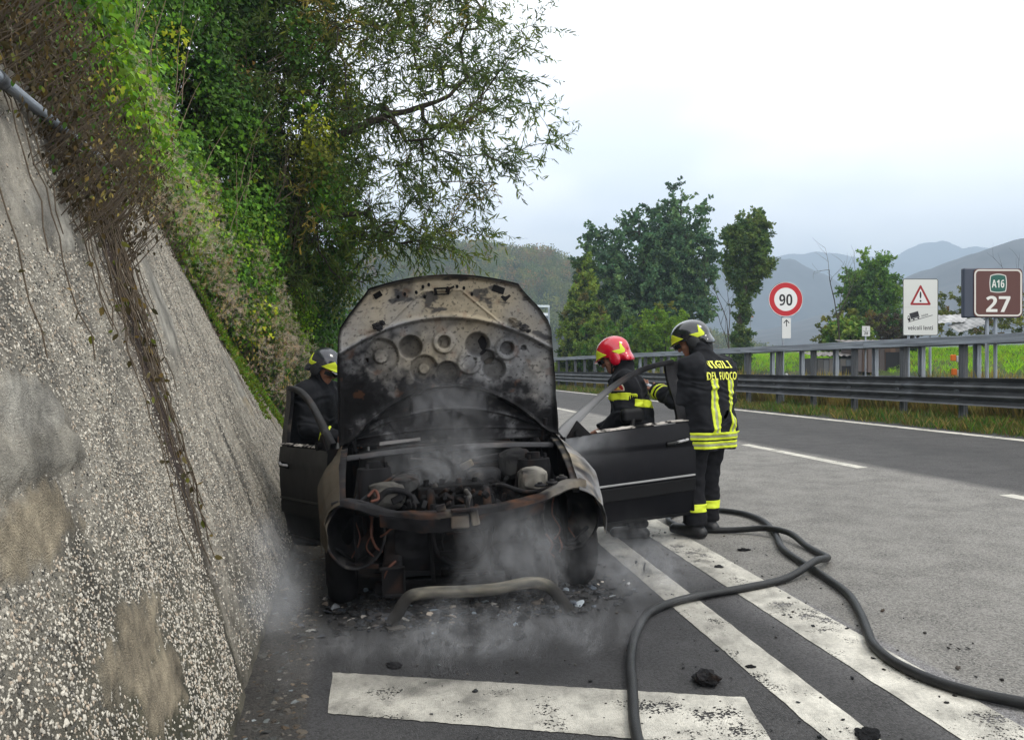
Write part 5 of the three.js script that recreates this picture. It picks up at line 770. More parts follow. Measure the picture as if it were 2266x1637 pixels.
{ // ---- cabin
  for (const s of [-1, 1]) {
    part('sill', b(sweep([[s * 0.79, 0.26, -0.6], [s * 0.8, 0.24, -1.6], [s * 0.8, 0.25, -2.5]], 0.14, 0.16, 20), 0.1, 0.2), steel, car);
    part('front_pillar', b(tube([[s * 0.77, 0.93, -0.66], [s * 0.72, 1.1, -1.0], [s * 0.6, 1.38, -1.52]], 0.035, 24, 8), 0.25, 0.15, s), steel, car);
    part('pillar_foot', b([box(0.09, 0.66, 0.16, s * 0.77, 0.62, -0.72), box(0.06, 0.08, 0.5, s * 0.77, 0.93, -0.86)], 0.14, 0.15, s), steel, car);
    part('centre_pillar', b(tube([[s * 0.8, 0.3, -1.76], [s * 0.79, 0.95, -1.78], [s * 0.62, 1.4, -1.9]], 0.045, 24, 8), 0.12, 0.1, s), steel, car);
    part('rear_pillar', b(tube([[s * 0.78, 0.9, -3.0], [s * 0.72, 1.1, -2.9], [s * 0.6, 1.39, -2.7]], 0.05, 20, 8), 0.12, 0.1, s), steel, car);
    part('rear_door', b(solid(sheet(16, 16, (u, v) => { const z = lerp(-1.8, -2.6, u), y = lerp(0.3, 0.95, v); return { p: [s * (0.82 + 0.04 * Math.sin(v * 3)), y, z] }; }, s > 0), 0.03), 0.1, 0.1, s), paintSoot, car);
    part('rear_quarter', b(solid(sheet(20, 16, (u, v) => { const z = lerp(-2.62, -3.75, u), y0 = Math.abs(z + 2.72) < 0.36 ? 0.3 + Math.sqrt(Math.max(0, 0.13 - (z + 2.72) ** 2)) : 0.28, y = lerp(y0, 0.96, v); return { p: [s * (0.82 + 0.04 * Math.sin(v * 3) - 0.1 * sst(-3.3, -3.75, z)), y, z] }; }, s > 0), 0.01), 0.1, 0.1, s), paintSoot, car);
    part('front_seat', b([box(0.46, 0.1, 0.46, s * 0.36, 0.42, -1.45), box(0.44, 0.56, 0.07, s * 0.36, 0.72, -1.74, -0.25), box(0.24, 0.14, 0.05, s * 0.36, 1.08, -1.86, -0.2), ...[0, 1, 2, 3].map((k) => bar([s * 0.36 - 0.2, 0.52 + k * 0.12, -1.66 - k * 0.03], [s * 0.36 + 0.2, 0.52 + k * 0.12, -1.66 - k * 0.03], 0.006))], 0.08, 0.4, s), steel, car);
  }
  part('roof', b(solid(sheet(20, 20, (u, v) => { const x = lerp(-0.6, 0.6, u), z = lerp(-1.5, -2.72, v); return { p: [x, 1.38 + 0.055 * (1 - (x / 0.62) ** 2) + 0.02 * Math.sin(v * 3.1), z] }; }), 0.01), 0.2, 0.2), paintSoot, car);
  part('boot_lid', b([solid(sheet(14, 10, (u, v) => ({ p: [lerp(-0.74, 0.74, u), 0.97 - 0.02 * v, lerp(-3.05, -3.72, v)] })), 0.01), solid(sheet(14, 6, (u, v) => ({ p: [lerp(-0.74, 0.74, u), lerp(0.3, 0.95, v), -3.74] })), 0.01)], 0.1, 0.1), paintSoot, car);
  part('dashboard', b([sweep([[-0.68, 0.78, -0.95], [0, 0.84, -0.88], [0.68, 0.78, -0.95]], 0.24, 0.2, 30), box(0.3, 0.3, 0.24, 0, 0.62, -1.0)], 0.05, 0.15), steel, car);
  part('steering_wheel', b([new THREE.TorusGeometry(0.18, 0.014, 8, 30).rotateX(-0.5).translate(0.36, 0.86, -1.18), bar([0.36, 0.86, -1.18], [0.36, 0.76, -0.95], 0.025), bar([0.19, 0.86, -1.18], [0.53, 0.86, -1.18], 0.01)], 0.1, 0.3), steel, car);
  part('floor_pan', b(solid(sheet(10, 24, (u, v) => ({ p: [lerp(-0.76, 0.76, u), 0.2 + 0.06 * Math.exp(-(((u - 0.5) / 0.1) ** 2)), lerp(-0.58, -3.7, v)] })), 0.01), 0.03, 0.1), steel, car);
  // wheels
  for (const s of [-1, 1]) for (const z of [0, -2.7]) {
    const w = new THREE.Group(); w.name = 'wheel'; w.position.set(s * (z ? 0.745 : 0.785), 0.285, z); w.rotation.y = z ? 0 : 0.1; car.add(w);
    const tg = new THREE.TorusGeometry(0.225, 0.085, 14, 40); tg.rotateY(Math.PI / 2); tg.scale(1.15, 1, 1); const p = tg.attributes.position; for (let i = 0; i < p.count; i++) { const q = 1 + 0.05 * fbm(p.getX(i) * 9 + s, p.getY(i) * 9, p.getZ(i) * 9 + z, 3); p.setXYZ(i, p.getX(i) * q, Math.max(p.getY(i) * q, -0.272), p.getZ(i) * q); } tg.computeVertexNormals();
    part('tyre', b(tg, 0.03, 0.02, s), steel, w);
    part('rim', b([cyl(0.19, 0.19, 0.16, 0, 0, 0, 0, 0, Math.PI / 2, 30), new THREE.TorusGeometry(0.185, 0.016, 8, 36).rotateY(Math.PI / 2).translate(s * 0.085, 0, 0), ...[0, 1, 2, 3, 4, 5, 6].map((k) => { const g = box(0.03, 0.17, 0.04, s * 0.09, 0.09, 0); g.rotateX(k * 0.8976); return g; }), cyl(0.04, 0.04, 0.2, 0, 0, 0, 0, 0, Math.PI / 2)], 0.3, 0.4, s), steel, w);
  }
  for (const s of [-1, 1]) part('suspension_arm', b([bar([s * 0.35, 0.2, 0.05], [s * 0.68, 0.22, 0.02], 0.03, 0.025), tube([[s * 0.4, 0.2, 0.2], [s * 0.5, 0.23, 0.26], [s * 0.6, 0.19, 0.2]], 0.012, 16, 6), cyl(0.05, 0.05, 0.3, s * 0.56, 0.45, -0.05, 0.1, 0, s * 0.1)], 0.08, 0.3), steel, car);
}
// ---- front doors; s = 1 right of the picture, -1 left
function makeDoor(s, hinge, turn, label) {
  const door = new THREE.Group(); door.name = 'front_door'; door.position.set(...hinge); door.rotation.y = turn; door.userData.label = label; car.add(door);
  const out = (y) => 0.055 * (1 - ((y - 0.62) / 0.42) ** 2) + 0.012 * sst(0.79, 0.82, y), end = (y) => interp([[0.25, 1.14], [0.5, 1.18], [0.95, 1.2]], y), belt = (L) => 0.935 + 0.045 * L;
  const skin = sheet(60, 40, (u, v) => { const y = lerp(0.215 + 0.02 * u, belt(u), v), L = u * end(y); let c = burnt(L, y, 3, 0.14, 0.06, s); const fade = sst(0.75, 0.0, L) * sst(0.62, 0.92, y) * (s > 0 ? 1 : 0.3); c = mixC(c, [0.21, 0.215, 0.225], clamp(fade * (1 + 1.6 * fbm(L * 5, y * 6, 7, 4)), 0, 1) * 0.85); c = mixC(c, [0.005, 0.005, 0.007], 0.85 * (1 - fade)); return { p: [s * L, y, out(y) + 0.004 * fbm(L * 3, y * 3, s, 3)], c, uv: [L, y] }; }, s < 0);
  part('door_skin', solid(skin, 0.004), paintSoot, door);
  part('door_lining', b(solid(sheet(20, 12, (u, v) => ({ p: [s * (0.02 + 1.05 * u), lerp(0.3, 0.93, v), -0.075 + 0.02 * fbm(u * 6, v * 6, 4, 3)] }), s > 0), 0.01), 0.04, 0.3), steel, door);
  part('door_edge', b([box(0.02, 0.68, 0.12, s * 0.01, 0.6, -0.02), box(0.02, 0.7, 0.1, s * 1.17, 0.6, -0.03), box(1.12, 0.02, 0.11, s * 0.58, 0.235, -0.03)], 0.1, 0.3), steel, door);
  // window frame: flat bar along the arc, then the upright
  const arc = [[0.0, 0.95], [0.1, 1.035], [0.28, 1.165], [0.5, 1.3], [0.75, 1.41], [0.94, 1.455], [1.07, 1.47]], fr = [];
  const curve = new THREE.CatmullRomCurve3(arc.map(([L, y]) => V(s * L, y, 0)));
  fr.push(sheet(8, 60, (u, v, i) => { const S = [[-1, -1], [0, -1], [1, -1], [1, 0], [1, 1], [0, 1], [-1, 1], [-1, 0], [-1, -1]][i], p = curve.getPoint(v), t = curve.getTangent(v), nx = -t.y * s, ny = t.x * s, w = lerp(0.05, 0.022, sst(0, 0.45, v)) * 0.9; return { p: [p.x + nx * S[0] * w, p.y + ny * S[0] * w, -0.045 * sst(0.95, 1.46, p.y) + S[1] * 0.022] }; }));
  part('window_frame', tint(merge(fr), (x, y, z) => mixC(burnt(x, y, z, 0.3, 0.15, s), [0.33, 0.33, 0.335], s > 0 ? 0.85 * sst(1.42, 1.05, y) : 0.1)), steel, door);
  part('window_upright', b(solid(sheet(4, 30, (u, v) => { const y = lerp(0.955, 1.475, v); return { p: [s * (lerp(1.06, 1.2, u) - 0.085 * sst(0.95, 1.475, y) + 0.02 * v * (1 - u)), y, -0.045 * sst(0.95, 1.46, y) + 0.012] }; }, s < 0), 0.03), 0.22, 0.06, s), paintSoot, door);
  part('mirror_triangle', b([extrude([[0.03, 0.93], [0.24, 0.945], [0.2, 0.98], [0.13, 1.05]].map(([L, y]) => [s * L, y]), 0.03, 0.004).translate(0, 0.0, 0.025), cyl(0.035, 0.02, 0.06, s * 0.12, 0.97, 0.05, Math.PI / 2)], 0.02, 0.05), steel, door);
  part('waist_strip', tint(solid(sheet(60, 2, (u, v) => { const L = lerp(0.3, 1.17, u), j = fbm(L * 14, v * 3, 3, 3); return { p: [s * L, belt(L) + 0.006 + 0.014 * v + 0.008 * j, 0.005 + 0.03 * (1 - v)] }; }), 0.004), (x, y, z) => mixC(SOOT, [0.5, 0.46, 0.42], sst(-0.08, 0.1, fbm(x * 9, y * 20, 2, 4)))), steel, door);
  const trimC = s > 0 ? [0.5, 0.5, 0.5] : [0.035, 0.033, 0.03];
  part('side_moulding', [box(1.15, 0.016, 0.014, s * 0.595, 0.54, out(0.55) + 0.008, 0, 0, s * 0.02, 0.005)], mat(trimC, 0.4, { map: rep(texMottle, 1) }), door, s > 0 ? 'bright trim strip' : undefined); part('lower_moulding', b([box(1.15, 0.1, 0.012, s * 0.595, 0.465, out(0.5) + 0.006, 0, 0, s * 0.02, 0.005)], 0.1, 0, s), paintSoot, door);
  part('door_handle', [tint(merge([tube([[s * 0.92, 0.82, out(0.82) + 0.012], [s * 0.96, 0.826, out(0.82) + 0.03], [s * 1.07, 0.838, out(0.83) + 0.03], [s * 1.11, 0.842, out(0.83) + 0.012]], 0.011, 20, 8)]), (x, y, z) => mixC([0.05, 0.05, 0.05], [0.5, 0.49, 0.5], sst(-0.1, 0.1, fbm(x * 20, y * 20, 1, 3) + (y > 0.835 ? 0.1 : 0))))], steel, door); part('handle_recess', [box(0.2, 0.045, 0.006, s * 1.01, 0.822, out(0.82) + 0.001, 0, 0, s * 0.1, 0.002)], soot1, door);
  return door;
}
const rDoor = makeDoor(1, [0.845, 0, -0.66], 0.29, 'wide-open front door with bright trim strip');
part('wing_mirror', b([new RoundedBoxGeometry(0.2, 0.12, 0.08, 3, 0.035).translate(0.72, 1.05, -0.14), bar([0.72, 1.02, -0.12], [0.66, 0.95, -0.05], 0.02)], 0.08, 0), paintSoot, rDoor);
makeDoor(-1, [-0.845, 0, -0.66], -1.13, 'sooty front door half open against the wall').rotation.z = 0.07;
{ // bumper beam lying on the ground before the car
  const t = thing('bumper_bar', 'scorched bent metal bumper bar lying on the ground before the car', 'metal bar', [0.72, roadY(0.72), -5.02], -0.03);
  const path = new THREE.CatmullRomCurve3([[-0.49, 0.02, 0.03], [-0.45, 0.08, 0.02], [-0.385, 0.165, 0], [-0.29, 0.185, 0], [-0.1, 0.19, 0.02], [0.12, 0.2, 0.03], [0.33, 0.225, 0.02], [0.44, 0.2, 0.0], [0.52, 0.12, 0.0], [0.57, 0.045, 0.02]].map((q) => V(...q)));
  const g = sheet(20, 110, (u, v) => { const p = path.getPoint(v), tn = path.getTangent(v), a = u * 2 * Math.PI, n = V(-tn.y, tn.x, 0).normalize(), bn = V().crossVectors(tn, n), R = 0.036 * (1 + 0.06 * fbm(v * 20, Math.cos(a), Math.sin(a), 3)), q = p.addScaledVector(n, R * Math.cos(a)).addScaledVector(bn, R * 0.9 * Math.sin(a)); const mid = sst(0.2, 0.28, v) * sst(0.84, 0.72, v); return { p: [q.x, q.y, q.z], c: mixC([0.03, 0.028, 0.026], mixC([0.23, 0.21, 0.165], [0.11, 0.105, 0.095], clamp(0.5 + 2 * fbm(v * 9, a, 3, 3), 0, 1)), mid * (0.75 + 0.6 * fbm(v * 14, a * 2, 4, 3))) }; });
  part('bar', solid(g, 0.004), steel, t); part('end_plate', b([box(0.09, 0.012, 0.05, 0.58, 0.012, 0.03, 0, 0.2, 0), box(0.1, 0.01, 0.06, -0.46, 0.01, 0.07, 0, 0.3, 0)], 0.6, 0.1), steel, t);
}

// ------------------------------------------------------------------ firefighters. A person's own axes: x to the person's left, y up, z ahead
const smin = (a, b, k) => { const h = clamp(0.5 + 0.5 * (b - a) / k, 0, 1); return lerp(b, a, h) - k * h * (1 - h); };
const smax = (a, b, k) => -smin(-a, -b, k);
const capsule = (a, b, ra, rb) => { const dx = b[0] - a[0], dy = b[1] - a[1], dz = b[2] - a[2], L2 = dx * dx + dy * dy + dz * dz; return (x, y, z) => { const t = clamp(((x - a[0]) * dx + (y - a[1]) * dy + (z - a[2]) * dz) / L2, 0, 1); return Math.hypot(x - a[0] - dx * t, y - a[1] - dy * t, z - a[2] - dz * t) - lerp(ra, rb, t); }; };
const ellipsoid = (c, r) => (x, y, z) => { const a = (x - c[0]) / r[0], b2 = (y - c[1]) / r[1], d = (z - c[2]) / r[2], k0 = Math.hypot(a, b2, d), k1 = Math.hypot(a / r[0], b2 / r[1], d / r[2]); return k0 < 1e-6 ? -Math.min(...r) : k0 * (k0 - 1) / k1; };
const union = (list, k) => (x, y, z) => { let d = list[0](x, y, z); for (let i = 1; i < list.length; i++) d = smin(d, list[i](x, y, z), k); return d; };
const bounds = (pts, m) => [[0, 1, 2].map((k) => Math.min(...pts.map((p) => p[k])) - m), [0, 1, 2].map((k) => Math.max(...pts.map((p) => p[k])) + m)];
const add3 = (a, v, t = 1) => [a[0] + v[0] * t, a[1] + v[1] * t, a[2] + v[2] * t], mid3 = (a, c, t) => [lerp(a[0], c[0], t), lerp(a[1], c[1], t), lerp(a[2], c[2], t)];
const cloth = mat([0.0105, 0.011, 0.0135], 0.9, { specularIntensity: 0.4, sheen: 0.2, sheenColor: new THREE.Color(0.25, 0.27, 0.32), sheenRoughness: 0.6, bumpMap: rep(texGrain, 4), bumpScale: 0.001 });
const trouserCloth = mat([0.009, 0.009, 0.011], 0.9, { specularIntensity: 0.4 }), bootMat = mat([0.006, 0.006, 0.007], 0.5), skinMat = mat([0.36, 0.17, 0.11], 0.55), hairMat = mat([0.02, 0.015, 0.012], 0.8);
const bandMat = mat([0.62, 0.72, 0.025], 0.6), bandGrey = mat([0.33, 0.35, 0.2], 0.5), strapMat = mat([0.014, 0.014, 0.016], 0.7);

function hand(w, palmDir, fingerDir, thumbSide, curl, s = 1) { // wrist, palm normal, finger direction
  const f = V(...fingerDir).normalize(), n = V(...palmDir).normalize(), x = V().crossVectors(f, n).normalize().multiplyScalar(thumbSide), W = V(...w), P = (a, c, d) => W.clone().addScaledVector(f, a * s).addScaledVector(x, c * s).addScaledVector(n, d * s), A = (v) => [v.x, v.y, v.z], prims = [];
  prims.push(capsule(A(P(-0.02, 0, 0)), A(P(0.02, 0, 0)), 0.027 * s, 0.03 * s), capsule(A(P(0.03, 0.022, 0)), A(P(0.085, 0.03, 0)), 0.018 * s, 0.016 * s), capsule(A(P(0.03, -0.02, 0)), A(P(0.08, -0.028, 0)), 0.018 * s, 0.015 * s), capsule(A(P(0.03, 0, 0)), A(P(0.085, 0, -0.002)), 0.02 * s, 0.017 * s));
  const pts = [A(W)];
  [[0.031, 0.04, 0.026, 0.02], [0.01, 0.045, 0.029, 0.022], [-0.011, 0.042, 0.027, 0.021], [-0.03, 0.033, 0.021, 0.018]].forEach(([c, a, b2, d]) => { let p = P(0.086, c, 0), ang = curl * 0.5; let q = p; for (const L of [a, b2, d]) { const dir = f.clone().multiplyScalar(Math.cos(ang)).addScaledVector(n, Math.sin(ang)); q = p.clone().addScaledVector(dir, L * s); prims.push(capsule(A(p), A(q), 0.0095 * s, 0.0085 * s)); p = q; ang += curl; } pts.push(A(q)); });
  const t0 = P(0.02, 0.028, 0.006), t1 = P(0.055, 0.058, 0.022), t2 = P(0.085, 0.058, 0.04); prims.push(capsule(A(t0), A(t1), 0.014 * s, 0.011 * s), capsule(A(t1), A(t2), 0.011 * s, 0.009 * s)); pts.push(A(t1), A(t2));
  return isosurface(union(prims, 0.006), ...bounds(pts, 0.05), 0.0045);
}
function person(o) {
  const J = o.joints, t = thing('person', o.label, 'person', o.pos, o.turn), hemY = J.hip[1] - (o.hem ?? 0.16), up = V(...J.neck).sub(V(...J.hip)).normalize();
  // torso as two columns from hip to shoulder, plus sleeves; the jacket hangs as a short skirt
  const sh = (s) => J[s + 'Shoulder'], hp = (s) => add3(J.hip, [s === 'l' ? 0.1 : -0.1, 0, 0]);
  const sleeves = ['l', 'r'].map((s) => [capsule(sh(s), J[s + 'Elbow'], 0.083, 0.073), capsule(J[s + 'Elbow'], J[s + 'Wrist'], 0.071, 0.056)]);
  const core = union([capsule(add3(sh('l'), [-0.05, -0.08, 0]), hp('l'), 0.135, 0.15), capsule(add3(sh('r'), [0.05, -0.08, 0]), hp('r'), 0.135, 0.15), capsule(add3(J.neck, [0, -0.12, -0.0]), J.hip, 0.14, 0.15), capsule(add3(J.neck, [0, -0.15, -0.05]), add3(J.hip, [0, 0.08, -0.045]), 0.135, 0.13), capsule(add3(J.neck, [0, -0.03, 0]), sh('l'), 0.068, 0.08), capsule(add3(J.neck, [0, -0.03, 0]), sh('r'), 0.068, 0.08), capsule(add3(J.hip, [0.09, 0, 0]), add3(J.hip, [0.1, -0.24, 0]), 0.15, 0.155), capsule(add3(J.hip, [-0.09, 0, 0]), add3(J.hip, [-0.1, -0.24, 0]), 0.15, 0.155)], 0.06);
  const collar = capsule(add3(J.neck, [0, -0.05, 0]), add3(J.neck, [0, 0.06, 0.012]), 0.092, 0.083);
  const coreT = (x, y, z) => smin(core(x, y, z), collar(x, y, z), 0.03), arms = (x, y, z) => { let d = 9; for (const s of sleeves) for (const c of s) d = Math.min(d, c(x, y, z)); return d; };
  const crease = (x, y, z) => 0.022 * N(x * 9 + o.seed, y * 6, z * 9) + 0.019 * N(x * 6, y * 17 + 2 * N(x * 5, y * 5, z * 5 + o.seed), z * 6) + 0.004 * N(x * 24, y * 24, z * 24);
  const bodyJ = (x, y, z) => { const a = smin(smin(sleeves[0][0](x, y, z), sleeves[0][1](x, y, z), 0.03), smin(sleeves[1][0](x, y, z), sleeves[1][1](x, y, z), 0.03), 0.005); return smin(coreT(x, y, z), a, 0.035) + crease(x, y, z); };
  const cuff = (x, y, z) => { let d = -9; for (const s of ['l', 'r']) { const w = V(...J[s + 'Wrist']), e = V(...J[s + 'Elbow']), dir = w.clone().sub(e).normalize(), q = V(x, y, z).sub(w), along = q.dot(dir), r = q.addScaledVector(dir, -along).length(); if (r < 0.12 && along > -0.12) d = Math.max(d, along - 0.005); } return d; };
  const jacketF = (x, y, z) => Math.max(bodyJ(x, y, z), hemY + 0.015 * N(x * 6 + o.seed, z * 6, 1) - y, cuff(x, y, z));
  const all = [J.neck, sh('l'), sh('r'), J.lElbow, J.rElbow, J.lWrist, J.rWrist, add3(J.hip, [0.12, -0.2, 0]), add3(J.hip, [-0.12, -0.2, 0])], B = bounds(all, 0.2);
  part('jacket', isosurface(jacketF, ...B, 0.0105), cloth, t);
  // reflective strips: thin shells over the jacket
  const strip = (inside, label, m = bandMat, lift = 0.005, region) => { const R = region ?? B; part('reflective_strip', isosurface((x, y, z) => { const q = inside(x, y, z); if (q > 0.02) return q; const j = bodyJ(x, y, z); return Math.max(j - lift, -(j + 0.012), q); }, ...R, 0.0075), m, t, label); };
  const slab = (c, n, h) => { const d = V(...n).normalize(); return (x, y, z) => Math.abs((x - c[0]) * d.x + (y - c[1]) * d.y + (z - c[2]) * d.z) - h; };
  o.strips?.({ strip, slab, J, hemY, core: coreT, arms, t, bodyJ });
  // trousers and boots
  const legs = ['l', 'r'].map((s) => { const k = J[s + 'Knee'], a = J[s + 'Ankle'], h = add3(J.hip, [s === 'l' ? 0.09 : -0.09, 0, 0]); return [capsule(h, k, 0.115, 0.1), capsule(k, add3(a, [0, 0.03, 0]), 0.098, 0.088)]; });
  const tr = (x, y, z) => Math.max(Math.min(smin(legs[0][0](x, y, z), legs[0][1](x, y, z), 0.04), smin(legs[1][0](x, y, z), legs[1][1](x, y, z), 0.04)) + 0.012 * N(x * 10, y * 14 + o.seed, z * 10) + 0.006 * N(x * 20, y * 26, z * 20), y - J.hip[1] - 0.05, 0.1 - y);
  const TB = bounds([J.lAnkle, J.rAnkle, J.lKnee, J.rKnee, add3(J.hip, [0.1, 0, 0]), add3(J.hip, [-0.1, 0, 0])], 0.17);
  part('trousers', isosurface(tr, ...TB, 0.012), trouserCloth, t);
  for (const s of ['l', 'r']) {
    const a = J[s + 'Ankle'], ty = o.toe?.[s] ?? [0, 0, 1], heel = [a[0] - ty[0] * 0.05, 0.045, a[2] - ty[2] * 0.05], toe = [a[0] + ty[0] * 0.19, 0.042, a[2] + ty[2] * 0.19], f = union([capsule(add3(a, [0, 0.06, 0]), add3(a, [0, -0.02, 0]), 0.062, 0.058), capsule(heel, toe, 0.05, 0.046), capsule(add3(a, [0, -0.03, 0]), mid3(heel, toe, 0.7), 0.05, 0.045)], 0.03);
    part('boot', isosurface((x, y, z) => Math.max(f(x, y, z), 0.006 - y), ...bounds([a, heel, toe], 0.12), 0.009), bootMat, t);
    const w = (x, y, z) => Math.abs(y - 0.25) - 0.033; part('ankle_strip', isosurface((x, y, z) => Math.max(tr(x, y, z) - 0.005, -(tr(x, y, z) + 0.012), w(x, y, z), (s === 'l' ? legs[0][1] : legs[1][1])(x, y, z) - 0.03), ...bounds([add3(a, [0, 0.16, 0])], 0.17), 0.008), bandMat, t);
  }
  // body: head, neck, hands in one mesh
  const hc = J.head, yaw = o.headYaw ?? 0, pitch = o.headPitch ?? 0, hq = new THREE.Quaternion().setFromEuler(new THREE.Euler(pitch, yaw, o.headRoll ?? 0, 'YXZ')), inv = hq.clone().invert();
  const toHead = (x, y, z) => V(x - hc[0], y - hc[1], z - hc[2]).applyQuaternion(inv);
  const headF = union([ellipsoid([0, 0.035, -0.012], [0.077, 0.092, 0.097]), ellipsoid([0, -0.035, 0.03], [0.06, 0.083, 0.066]), ellipsoid([0, -0.092, 0.062], [0.028, 0.026, 0.026]), ellipsoid([0.04, -0.02, 0.056], [0.024, 0.026, 0.024]), ellipsoid([-0.04, -0.02, 0.056], [0.024, 0.026, 0.024])], 0.03);
  const face = (x, y, z) => { let d = headF(x, y, z); d = smin(d, capsule([0, 0.012, 0.088], [0, -0.03, 0.114], 0.008, 0.0145)(x, y, z), 0.012); d = smin(d, capsule([-0.042, 0.028, 0.079], [0.042, 0.028, 0.079], 0.01, 0.01)(x, y, z), 0.012); for (const s of [-1, 1]) { d = smax(d, -ellipsoid([s * 0.032, 0.006, 0.098], [0.017, 0.011, 0.014])(x, y, z), 0.008); d = Math.min(d, ellipsoid([s * 0.032, 0.005, 0.08], [0.013, 0.012, 0.013])(x, y, z)); d = smin(d, ellipsoid([s * 0.076, -0.008, -0.012], [0.011, 0.032, 0.02])(x, y, z), 0.006); } d = smin(d, capsule([-0.02, -0.063, 0.085], [0.02, -0.063, 0.085], 0.0085, 0.0085)(x, y, z), 0.004); d = smax(d, -capsule([-0.022, -0.0625, 0.098], [0.022, -0.0625, 0.098], 0.0035, 0.0035)(x, y, z), 0.003); return d; };
  const hgeo = isosurface(face, [-0.12, -0.16, -0.14], [0.12, 0.16, 0.16], 0.005); hgeo.applyQuaternion(hq); hgeo.translate(...hc);
  const jaw = V(0, -0.06, -0.01).applyQuaternion(hq), parts = [hgeo, isosurface(capsule(add3(J.neck, [0, -0.06, 0]), [hc[0] + jaw.x, hc[1] + jaw.y, hc[2] + jaw.z], 0.062, 0.056), ...bounds([J.neck, hc], 0.16), 0.009)];
  for (const s of ['l', 'r']) { const h = o.hands[s]; parts.push(hand(J[s + 'Wrist'], h.palm, h.dir, (s === 'l' ? 1 : -1) * (h.flip ?? 1), h.curl)); parts.push(isosurface(capsule(mid3(J[s + 'Elbow'], J[s + 'Wrist'], 0.6), J[s + 'Wrist'], 0.036, 0.028), ...bounds([J[s + 'Elbow'], J[s + 'Wrist']], 0.06), 0.008)); }
  // limbs under the clothes keep the figure one body
  parts.push(isosurface(union([capsule(J.neck, J.hip, 0.08, 0.09), capsule(sh('l'), sh('r'), 0.05, 0.05), ...['l', 'r'].flatMap((s) => [capsule(sh(s), J[s + 'Elbow'], 0.045, 0.036), capsule(J[s + 'Elbow'], J[s + 'Wrist'], 0.036, 0.026), capsule(J.hip, J[s + 'Knee'], 0.06, 0.05), capsule(J[s + 'Knee'], J[s + 'Ankle'], 0.05, 0.04)])], 0.04), ...bounds([...all, J.lAnkle, J.rAnkle, J.lKnee, J.rKnee], 0.1), 0.02));
  part('body', merge(parts), skinMat, t);
  // helmet: dome, brim, ear shells, neck guard, flashes front and rear
  const H = new THREE.Group(); H.name = 'helmet'; H.position.set(...hc); H.quaternion.copy(hq); t.add(H);
  const dome = ellipsoid([0, 0.05, -0.012], [0.122, 0.132, 0.15]), inside = ellipsoid([0, 0.045, -0.012], [0.11, 0.12, 0.137]);
  const rimY = (z) => interp([[-0.17, -0.085], [-0.08, -0.055], [0.0, -0.005], [0.07, 0.03], [0.16, 0.012]], z);
  const shell = (x, y, z) => { let d = smin(dome(x, y, z), ellipsoid([0, 0.012, 0.12], [0.11, 0.016, 0.06])(x, y, z), 0.035); d = smin(d, ellipsoid([0, -0.05, -0.12], [0.1, 0.055, 0.045])(x, y, z), 0.04); d -= 0.006 * Math.exp(-((x / 0.02) ** 2)) * sst(0.05, 0.12, y); return Math.max(smax(d, rimY(z) - y, 0.008), -inside(x, y, z)); };
  const HB = [[-0.17, -0.14, -0.22], [0.17, 0.22, 0.21]], shellMat = mat(o.helmet, 0.22, { clearcoat: 0.7, clearcoatRoughness: 0.12 });
  part('helmet_shell', isosurface(shell, ...HB, 0.0065), shellMat, H);
  const skinOf = (m) => (x, y, z) => Math.max(shell(x, y, z) - 0.0035, -(shell(x, y, z) + 0.008), m(x, y, z));
  for (const s of [-1, 1]) {
    const poly = (pts) => (x, y, z) => { if (x * s < 0.0) return 1; let d = -1e9, px2 = z * 1, py = y, sg = 0; for (let i = 0; i < pts.length; i++) { const a = pts[i], c = pts[(i + 1) % pts.length]; sg += a[0] * c[1] - c[0] * a[1]; } sg = Math.sign(sg); for (let i = 0; i < pts.length; i++) { const a = pts[i], c = pts[(i + 1) % pts.length], ex = c[0] - a[0], ey = c[1] - a[1], L = Math.hypot(ex, ey); d = Math.max(d, sg * ((px2 - a[0]) * ey - (py - a[1]) * ex) / L); } return d; };
    part('helmet_flash', isosurface(skinOf(poly([[0.1, 0.11], [0.17, 0.03], [0.02, 0.033]])), ...HB, 0.0045), bandMat, H); // outlines in (z, y)
    part('helmet_flash', isosurface((x, y, z) => Math.min(skinOf(poly([[-0.115, 0.115], [-0.095, 0.02], [-0.135, 0.02]]))(x, y, z), skinOf(poly([[-0.125, 0.04], [-0.03, 0.05], [-0.075, 0.005], [-0.13, 0.005]]))(x, y, z)), ...HB, 0.0045), bandMat, H);
    part('chin_strap', [tube([[s * 0.112, 0.02, 0.0], [s * 0.1, -0.04, 0.01], [s * 0.075, -0.09, 0.035], [s * 0.02, -0.118, 0.06]], 0.0065, 20, 6), tube([[s * 0.1, -0.03, -0.06], [s * 0.09, -0.06, -0.02], [s * 0.08, -0.085, 0.025]], 0.006, 16, 6)], strapMat, H);
    part('ear_guard', isosurface((x, y, z) => ellipsoid([s * 0.102, -0.015, -0.03], [0.022, 0.062, 0.05])(x, y, z), [-0.15, -0.1, -0.1], [0.15, 0.07, 0.04], 0.007), o.earGuard ? shellMat : strapMat, H);
  }
  part('visor', sheet(24, 5, (u, v) => { const a = (u - 0.5) * 2.3, R = 0.128 - 0.004 * v; return { p: [Math.sin(a) * R * 0.95, 0.015 - 0.035 * v, Math.cos(a) * R * 1.08 + 0.012 - 0.002] }; }), mat([0.02, 0.02, 0.022], 0.15), H);
  if (o.hood) part('neck_curtain', isosurface((x, y, z) => Math.max(Math.abs(ellipsoid([0, -0.06, -0.03], [0.1, 0.12, 0.1])(x, y, z)) - 0.008, z - 0.02, y - 0.0), [-0.13, -0.2, -0.16], [0.13, 0.06, 0.06], 0.008), strapMat, H);
  return t;
}
